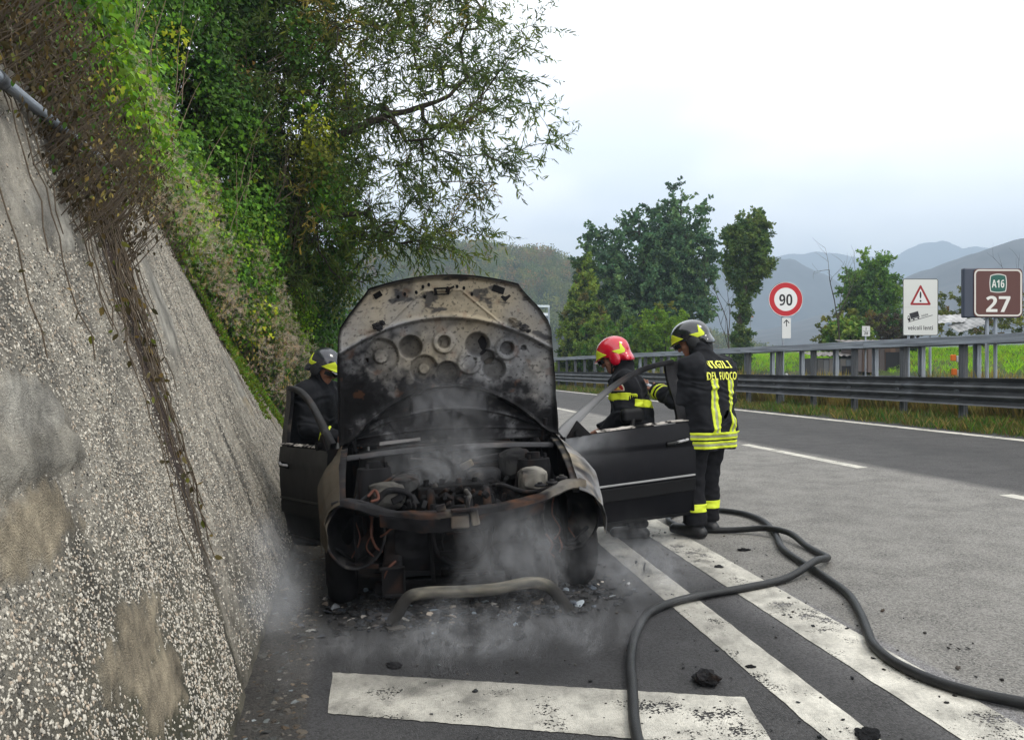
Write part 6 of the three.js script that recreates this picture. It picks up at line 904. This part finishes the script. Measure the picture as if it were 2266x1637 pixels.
// lettering laid on the cloth: a patch pressed onto the jacket from one side
function patch(t, field, c, uDir, vDir, nDir, w, h, texture, name, label, lift = 0.014) {
  const U = V(...uDir).normalize(), W = V(...vDir).normalize(), Nn = V(...nDir).normalize(), C0 = V(...c);
  const g = sheet(64, 40, (u, v) => { const p = C0.clone().addScaledVector(U, (u - 0.5) * w).addScaledVector(W, (v - 0.5) * h).addScaledVector(Nn, 0.25); for (let i = 0; i < 160; i++) { const d = field(p.x, p.y, p.z); if (d < 0.0008) break; p.addScaledVector(Nn, -Math.max(d * 0.35, 0.0006)); } p.addScaledVector(Nn, lift); return { p: [p.x, p.y, p.z], uv: [u, v] }; });
  part(name, g, mat([1, 1, 1], 0.6, { map: texture, alphaTest: 0.5, transparent: false }), t, label);
}
{ // firefighter in the lettered jacket, at the end of the open door, looking down at a phone
  const joints = { hip: [0, 0.93, -0.04], neck: [0, 1.5, 0.0], head: [0, 1.625, 0.1], lShoulder: [0.185, 1.425, -0.04], rShoulder: [-0.185, 1.425, -0.04], lElbow: [0.275, 1.14, 0.03], rElbow: [-0.27, 1.14, 0.06], lWrist: [0.17, 1.215, 0.3], rWrist: [-0.1, 1.18, 0.3], lKnee: [0.1, 0.5, 0.03], rKnee: [-0.11, 0.5, 0.05], lAnkle: [0.105, 0.1, -0.02], rAnkle: [-0.12, 0.1, 0.04] };
  const p = person({ label: 'firefighter in black helmet and dark jacket lettered across the back, looking at a phone', pos: [2.91, roadY(2.91), -6.8], turn: -2.64, seed: 3, joints, helmet: [0.012, 0.013, 0.016], hem: 0.2, headPitch: 0.42, headYaw: 0.45, hood: true, hands: { l: { palm: [0, 0.55, 0.2], dir: [-0.15, 0.2, 1], curl: 0.75 }, r: { palm: [0.4, 0.6, 0], dir: [0.3, 0.2, 1], curl: 0.6 } },
    strips({ strip, slab, hemY, core, arms, t, bodyJ, J }) {
      const hemB = [[-0.32, hemY - 0.02, -0.3], [0.32, hemY + 0.2, 0.3]];
      for (const q of [0.045, 0.118]) for (const e of [-0.021, 0.021]) strip((x, y, z) => Math.max(slab([0, hemY + q + e, 0], [0, 1, 0], 0.011)(x, y, z), core(x, y, z) - 0.04), undefined, bandMat, 0.006, hemB);
      for (const q of [0.045, 0.118]) strip((x, y, z) => Math.max(slab([0, hemY + q, 0], [0, 1, 0], 0.012)(x, y, z), core(x, y, z) - 0.04), undefined, bandGrey, 0.005, hemB);
      for (const s of [-1, 1]) { for (const e of [-0.022, 0.022]) strip((x, y, z) => Math.max(Math.abs(x - s * 0.095 - e) - 0.0125, z + 0.02, y - 1.31, hemY + 0.14 - y), undefined, bandMat, 0.006, [[-0.2, hemY, -0.32], [0.2, 1.4, 0.02]]); strip((x, y, z) => Math.max(Math.abs(x - s * 0.095) - 0.012, z + 0.02, y - 1.31, hemY + 0.14 - y), undefined, bandGrey, 0.005, [[-0.2, hemY, -0.32], [0.2, 1.4, 0.02]]); }
      for (const s of ['l', 'r']) { const w = J[s + 'Wrist'], e = J[s + 'Elbow'], d = [w[0] - e[0], w[1] - e[1], w[2] - e[2]]; for (const k of [0.66, 0.82]) { const c = mid3(e, w, k); strip((x, y, z) => Math.max(slab(c, d, 0.012)(x, y, z), Math.hypot(x - c[0], y - c[1], z - c[2]) - 0.1), undefined, bandMat, 0.005, bounds([c], 0.12)); } }
      const tx = canvasTex(512, 256, (c) => { c.clearRect(0, 0, 512, 256); c.fillStyle = '#e4e65a'; c.textAlign = 'center'; c.font = 'bold 112px sans-serif'; c.save(); c.translate(256, 104); c.scale(0.86, 1); c.fillText('VIGILI', 0, 0); c.restore(); c.save(); c.translate(256, 226); c.scale(0.66, 1); c.fillText('DEL FUOCO', 0, 0); c.restore(); });
      patch(t, bodyJ, [0.012, 1.372, -0.05], [1, 0, 0], [0, 1, 0], [0, 0.1, -1], -0.42, 0.205, tx, 'back_lettering');
    } });
  const ph = thing('phone', 'small pale phone held in the hand of the lettered firefighter', 'phone', [p.position.x, p.position.y, p.position.z], -2.64); p.scale.set(1.12, 1, 1.12); ph.scale.set(1.12, 1, 1.12);
  part('phone_case', new RoundedBoxGeometry(0.055, 0.012, 0.12, 3, 0.005).rotateX(-0.3).translate(0.15, 1.262, 0.42), mat([0.45, 0.46, 0.48], 0.35), ph); part('phone_screen', box(0.047, 0.002, 0.09, 0.15, 1.269, 0.42, -0.3, 0, 0, 0.0008), mat([0.12, 0.14, 0.16], 0.15), ph);
}
{ // red helmet, behind the door, bowed to the left
  const joints = { hip: [0, 0.9, -0.04], neck: [0, 1.4, 0.03], head: [0, 1.515, 0.12], lShoulder: [0.18, 1.33, 0.0], rShoulder: [-0.18, 1.33, 0.02], lElbow: [0.235, 1.04, 0.0], rElbow: [-0.235, 1.05, 0.06], lWrist: [0.18, 0.86, 0.2], rWrist: [-0.14, 0.88, 0.25], lKnee: [0.1, 0.5, 0.0], rKnee: [-0.11, 0.5, 0.02], lAnkle: [0.105, 0.1, -0.1], rAnkle: [-0.12, 0.1, -0.02] };
  person({ label: 'firefighter in red helmet and black jacket bowed over the open car door', pos: [2.33, roadY(2.33), -7.02], turn: -2.03, seed: 8, joints, helmet: [0.5, 0.006, 0.025], earGuard: true, hem: 0.12, headPitch: 0.38, headYaw: -0.1, hands: { l: { palm: [-0.6, -0.3, 0], dir: [-0.1, -0.5, 0.8], curl: 0.45 }, r: { palm: [0.6, -0.3, 0], dir: [0.1, -0.5, 0.8], curl: 0.45 } },
    strips({ strip, slab, core, J, t, bodyJ, arms }) {
      const up = [0, 0.96, -0.2]; strip((x, y, z) => Math.max(slab([0, 1.17, 0.02], up, 0.031)(x, y, z), -(arms(x, y, z) - 0.012)), undefined, bandMat, 0.006);
      for (const s of ['l', 'r']) { const a = J[s + 'Shoulder'], e = J[s + 'Elbow'], c = mid3(a, e, 0.5), d = [e[0] - a[0], e[1] - a[1], e[2] - a[2]]; strip((x, y, z) => Math.max(slab(c, d, 0.03)(x, y, z), Math.hypot(x - c[0], y - c[1], z - c[2]) - 0.115, -(core(x, y, z) - 0.0)), undefined, bandMat, 0.006, bounds([c], 0.14)); }
      const badge = canvasTex(128, 128, (c) => { c.clearRect(0, 0, 128, 128); c.fillStyle = '#c9c2ad'; c.beginPath(); c.arc(64, 92, 60, Math.PI, 0); c.lineTo(124, 104); c.lineTo(4, 104); c.fill(); c.fillStyle = '#a01818'; c.beginPath(); c.arc(64, 92, 49, Math.PI, 0); c.lineTo(113, 98); c.lineTo(15, 98); c.fill(); c.fillStyle = '#d9b35a'; c.beginPath(); c.moveTo(64, 56); c.lineTo(80, 92); c.lineTo(48, 92); c.fill(); c.fillRect(40, 84, 48, 6); });
      patch(t, bodyJ, [0.2, 1.27, 0.04], [0, 0, -1], [0, 1, 0], [1, 0.1, 0], 0.115, 0.115, badge, 'sleeve_badge');
    } });
}
{ // third firefighter, stooping between the left door and the cabin
  const joints = { hip: [0, 0.9, -0.08], neck: [0, 1.42, 0.0], head: [0, 1.54, 0.07], lShoulder: [0.18, 1.345, -0.02], rShoulder: [-0.18, 1.345, -0.02], lElbow: [0.235, 1.02, 0.08], rElbow: [-0.235, 1.02, 0.06], lWrist: [0.1, 0.94, 0.3], rWrist: [-0.12, 0.95, 0.3], lKnee: [0.1, 0.48, 0.0], rKnee: [-0.11, 0.48, 0.0], lAnkle: [0.105, 0.1, -0.12], rAnkle: [-0.12, 0.1, -0.1] };
  person({ label: 'firefighter in black helmet stooping behind the sooty left door by the wall', pos: [-0.28, roadY(-0.28), -7.78], turn: 0.95, seed: 14, joints, helmet: [0.02, 0.022, 0.03], hem: 0.14, headPitch: 0.42, headYaw: 0.15, hands: { l: { palm: [-0.6, -0.3, 0], dir: [-0.3, -0.2, 0.9], curl: 0.5 }, r: { palm: [0.6, -0.3, 0], dir: [0.3, -0.2, 0.9], curl: 0.5 } },
    strips({ strip, slab, J, hemY, core }) {
      for (const s of ['l', 'r']) { const w = J[s + 'Wrist'], e = J[s + 'Elbow'], d = [w[0] - e[0], w[1] - e[1], w[2] - e[2]]; for (const k of [0.5, 0.68]) { const c = mid3(e, w, k); strip((x, y, z) => Math.max(slab(c, d, 0.011)(x, y, z), Math.hypot(x - c[0], y - c[1], z - c[2]) - 0.1), undefined, bandMat, 0.005, bounds([c], 0.12)); } }
    } });
}

// ------------------------------------------------------------------ hose, charred bits, smoke
{
  const h = thing('fire_hose', 'thick black fire hose kinked and looped across the carriageway', 'hose', [0, 0, 0]);
  const run = [[0.98, 2.4], [1.05, 2.9], [1.12, 3.27], [1.25, 3.7], [1.37, 4.08], [1.53, 4.46], [1.73, 4.79], [1.96, 4.95], [2.19, 5.02], [2.47, 5.08], [2.81, 5.19], [3.12, 5.36], [3.27, 5.49], [3.345, 5.6], [3.37, 5.72], [3.41, 6.0], [3.43, 6.3], [3.37, 6.57], [3.2, 6.74], [3.0, 6.84], [2.85, 7.0], [2.84, 7.4], [3.05, 7.68], [3.35, 7.72], [3.55, 7.5], [3.59, 7.12], [3.44, 6.56], [3.2, 5.95], [3.1, 5.4], [3.05, 5.1], [2.97, 4.74], [2.81, 4.36], [2.67, 4.08], [2.58, 3.89], [2.53, 3.64], [2.57, 3.34], [2.73, 3.09], [3.1, 2.8], [3.9, 2.5]];
  const R = 0.0245, lift = (x, d) => { let k = 0; for (const [a, c] of [[3.42, 6.42], [3.13, 5.37]]) k = Math.max(k, Math.exp(-((x - a) ** 2 + (d - c) ** 2) / 0.05)); return k; };
  const pts = run.map(([x, d], i) => V(x, roadY(x) + R + 0.004 + (i >= 9 && i <= 19 ? 0.055 * lift(x, d) : 0), -d));
  const curve = new THREE.CatmullRomCurve3(pts, false, 'centripetal'), n = 520;
  const fr = curve.computeFrenetFrames(n), g = sheet(12, n, (u, v, i, j) => { const p = curve.getPointAt(j / n), a = u * 6.2832, w = R * (1 + 0.03 * N(j * 0.3, a, 1)), nn = fr.normals[j], bb = fr.binormals[j]; const q = p.addScaledVector(nn, Math.cos(a) * w).addScaledVector(bb, Math.sin(a) * w); return { p: [q.x, q.y, q.z], uv: [u * 0.17, v * 18] }; });
  part('hose_line', g, mat([0.011, 0.012, 0.013], 0.5, { map: rep(texMottle, 3), bumpMap: rep(texGrain, 6), bumpScale: 0.0015 }), h);
}
{ // charred pieces on the asphalt
  const clinker = (name, label, x, d, size, seed, flat = 0.4, group) => { const t = thing(name, label, 'debris', [x, roadY(x), -d], seed, group), g = new THREE.IcosahedronGeometry(1, 5), p = g.attributes.position; for (let i = 0; i < p.count; i++) { const q = V().fromBufferAttribute(p, i), k = 1 + 0.7 * fbm(q.x * 1.4 + seed, q.y * 1.4, q.z * 1.4, 4) + 0.15 * fbm(q.x * 6, q.y * 6 + seed, q.z * 6, 3); p.setXYZ(i, q.x * k * size, Math.max(0, (q.y * 0.8 + 0.5) * k * size * flat), q.z * k * size * 0.75); } g.computeVertexNormals(); part('lump', b(g, 0.14, 0.1, seed), steel, t); return t; };
  clinker('charred_lump', 'large crumpled charred lump beside the inner white stripe', 1.63, 3.75, 0.078, 1.3, 0.5); clinker('charred_slab', 'flat charred slab at the bottom edge of the picture on the inner stripe', 1.99, 3.04, 0.062, 4.1, 0.3);
  clinker('charred_flake', 'black flake on bare asphalt beyond the outer white stripe', 2.97, 6.15, 0.045, 6.2, 0.25); clinker('charred_flake', 'black flake lying on the outer white stripe', 2.58, 5.73, 0.042, 7.7, 0.22); clinker('charred_flake', 'small black clinker left of the big charred lump', 1.9, 3.86, 0.025, 9.1, 0.4); clinker('charred_flake', 'thin charred strip before the bumper bar above the white bar', 0.22, 4.42, 0.05, 11.4, 0.2);
  const r = rngOf(121), mk = (seed) => { const g = new THREE.IcosahedronGeometry(1, 1), p = g.attributes.position; for (let i = 0; i < p.count; i++) { const q = V().fromBufferAttribute(p, i), k = 1 + 0.6 * N(q.x * 1.7 + seed, q.y * 1.7, q.z * 1.7); p.setXYZ(i, q.x * k, q.y * k * 0.4, q.z * k); } g.computeVertexNormals(); return g; };
  const scatterBits = (name, label, n, place, size, col) => { const list = []; for (let i = 0; i < n; i++) { const [x, d] = place(r), s = size * (0.35 + r() * r() * 1.6); list.push({ p: V(x, roadY(x) + s * 0.2 + 0.005, -d), q: qUp(V((r() - 0.5) * 0.8, 1, (r() - 0.5) * 0.8), r() * 6.28), s: [s, s * (0.5 + r()), s * (0.6 + r())], c: vary(r, pick(r, col), 0.4) }); } const m = scatter(name, mk(n), mat([1, 1, 1], 0.95), list, scene); m.userData.kind = 'stuff'; m.userData.label = label; };
  const gauss = (r, a, s) => a + s * (r() + r() + r() - 1.5) * 1.2;
  scatterBits('ash_debris', 'black cinders and white ash heaped under and round the burnt car', 3200, (r) => [gauss(r, 0.75, 0.7), gauss(r, 5.5, 0.4)], 0.018, [[[0.012, 0.012, 0.013], 7], [[0.05, 0.05, 0.055], 3], [[0.3, 0.3, 0.3], 0.45], [[0.16, 0.14, 0.12], 0.6]]);
  scatterBits('cinder_crumbs', 'small black crumbs strewn over the white stripes and asphalt', 380, (r) => [0.2 + r() * 2.9, 2.9 + r() * 4.4], 0.0075, [[[0.014, 0.014, 0.014], 6], [[0.05, 0.045, 0.04], 2]]);
  scatterBits('gutter_gravel', 'dirt and gravel in the gutter at the foot of the wall', 3600, (r) => [-0.47 + r() * 0.27, nearFirst(r, 2.2, 9)], 0.012, [[[0.05, 0.043, 0.035], 5], [[0.1, 0.09, 0.075], 2], [[0.2, 0.19, 0.17], 0.6]]);
}
{ // smoke: many overlapping thin translucent wisps filling the volume they drift through
  const wisp = (seed) => { const n = 192, d = new Uint8Array(n * n * 4); for (let j = 0; j < n; j++) for (let i = 0; i < n; i++) { const x = i / n * 2 - 1, y = j / n * 2 - 1, wx = x + 0.5 * fbm(x * 1.6, y * 1.6, seed + 9, 3), wy = y + 0.5 * fbm(x * 1.6 + 5, y * 1.6, seed + 4, 3), r2 = Math.hypot(x, y), st = clamp(0.5 + 1.35 * fbm(wx * 3.2 + seed, wy * 1.3, seed, 5), 0, 1.4), a = Math.pow(clamp(1 - r2, 0, 1), 1.1) * st, o = (j * n + i) * 4; d[o] = d[o + 1] = d[o + 2] = clamp(a, 0, 1) * 255; d[o + 3] = 255; } const t = new THREE.DataTexture(d, n, n, THREE.RGBAFormat); t.magFilter = THREE.LinearFilter; t.needsUpdate = true; return t; };
  const geo = new THREE.PlaneGeometry(2, 2, 1, 1), mats = [0, 1, 2].map((k) => mat([0.94, 0.95, 0.98], 1, { transparent: true, opacity: 0.105, alphaMap: wisp(k * 7.3 + 1), transmission: 0.5, thickness: 0, specularIntensity: 0 }));
  const smoke = (label, n, place, seed, k) => { const r = rngOf(seed), list = []; for (let i = 0; i < n; i++) { const [x, y, z, s] = place(r); list.push({ p: V(x, y, z), q: new THREE.Quaternion().setFromUnitVectors(V(0, 0, 1), V(0.9 * (r() - 0.5), 0.7 * (r() - 0.5), 1).normalize()).multiply(new THREE.Quaternion().setFromAxisAngle(V(0, 0, 1), k === 2 ? r() * 6.28 : (r() - 0.5) * 1.6)), s: [s * (0.6 + 0.6 * r()), s * (0.8 + 0.8 * r()), 1] }); } const m = scatter('smoke', geo, mats[k], list, scene); m.userData.kind = 'stuff'; m.userData.label = label; };
  const g3 = (r) => (r() + r() + r() - 1.5) / 1.5;
  smoke('pale smoke rising from the engine bay', 32, (r) => [0.6 + 0.5 * g3(r), 0.84 + 0.16 * g3(r), -5.95 + 0.35 * g3(r), 0.12 + 0.16 * r()], 201, 0);
  smoke('smoke drifting out of the radiator opening', 40, (r) => [1.0 + 0.42 * g3(r), 0.4 + 0.22 * g3(r), -5.02 + 0.15 * g3(r), 0.1 + 0.15 * r()], 202, 1);
  smoke('low smoke creeping over the asphalt before the car', 120, (r) => { const x = 0.72 + 1.05 * g3(r), s = 0.07 + 0.15 * r() * r(); return [x, roadY(x) + 0.03 + 0.6 * s + 0.05 * r(), -4.4 + 0.36 * g3(r), s]; }, 203, 2);
  smoke('wisps of smoke along the foot of the wall', 26, (r) => { const d = 4.55 + 0.8 * g3(r), y = 0.42 + 0.45 * g3(r) + 0.2 * (d - 4.55); return [-0.42 - 0.29 * y + 0.1 + 0.08 * r(), Math.max(0.08, y), -d, 0.09 + 0.15 * r()]; }, 204, 1);
  smoke('thin smoke before the raised bonnet', 9, (r) => [0.5 + 0.6 * g3(r), 1.25 + 0.3 * g3(r), -6.05 + 0.12 * g3(r), 0.14 + 0.2 * r()], 205, 0);
  smoke('thin smoke by the right front wheel', 30, (r) => [1.74 + 0.34 * g3(r), 0.26 + 0.2 * g3(r), -5.0 + 0.3 * g3(r), 0.1 + 0.14 * r()], 206, 2);
}

renderer.render(scene, camera);
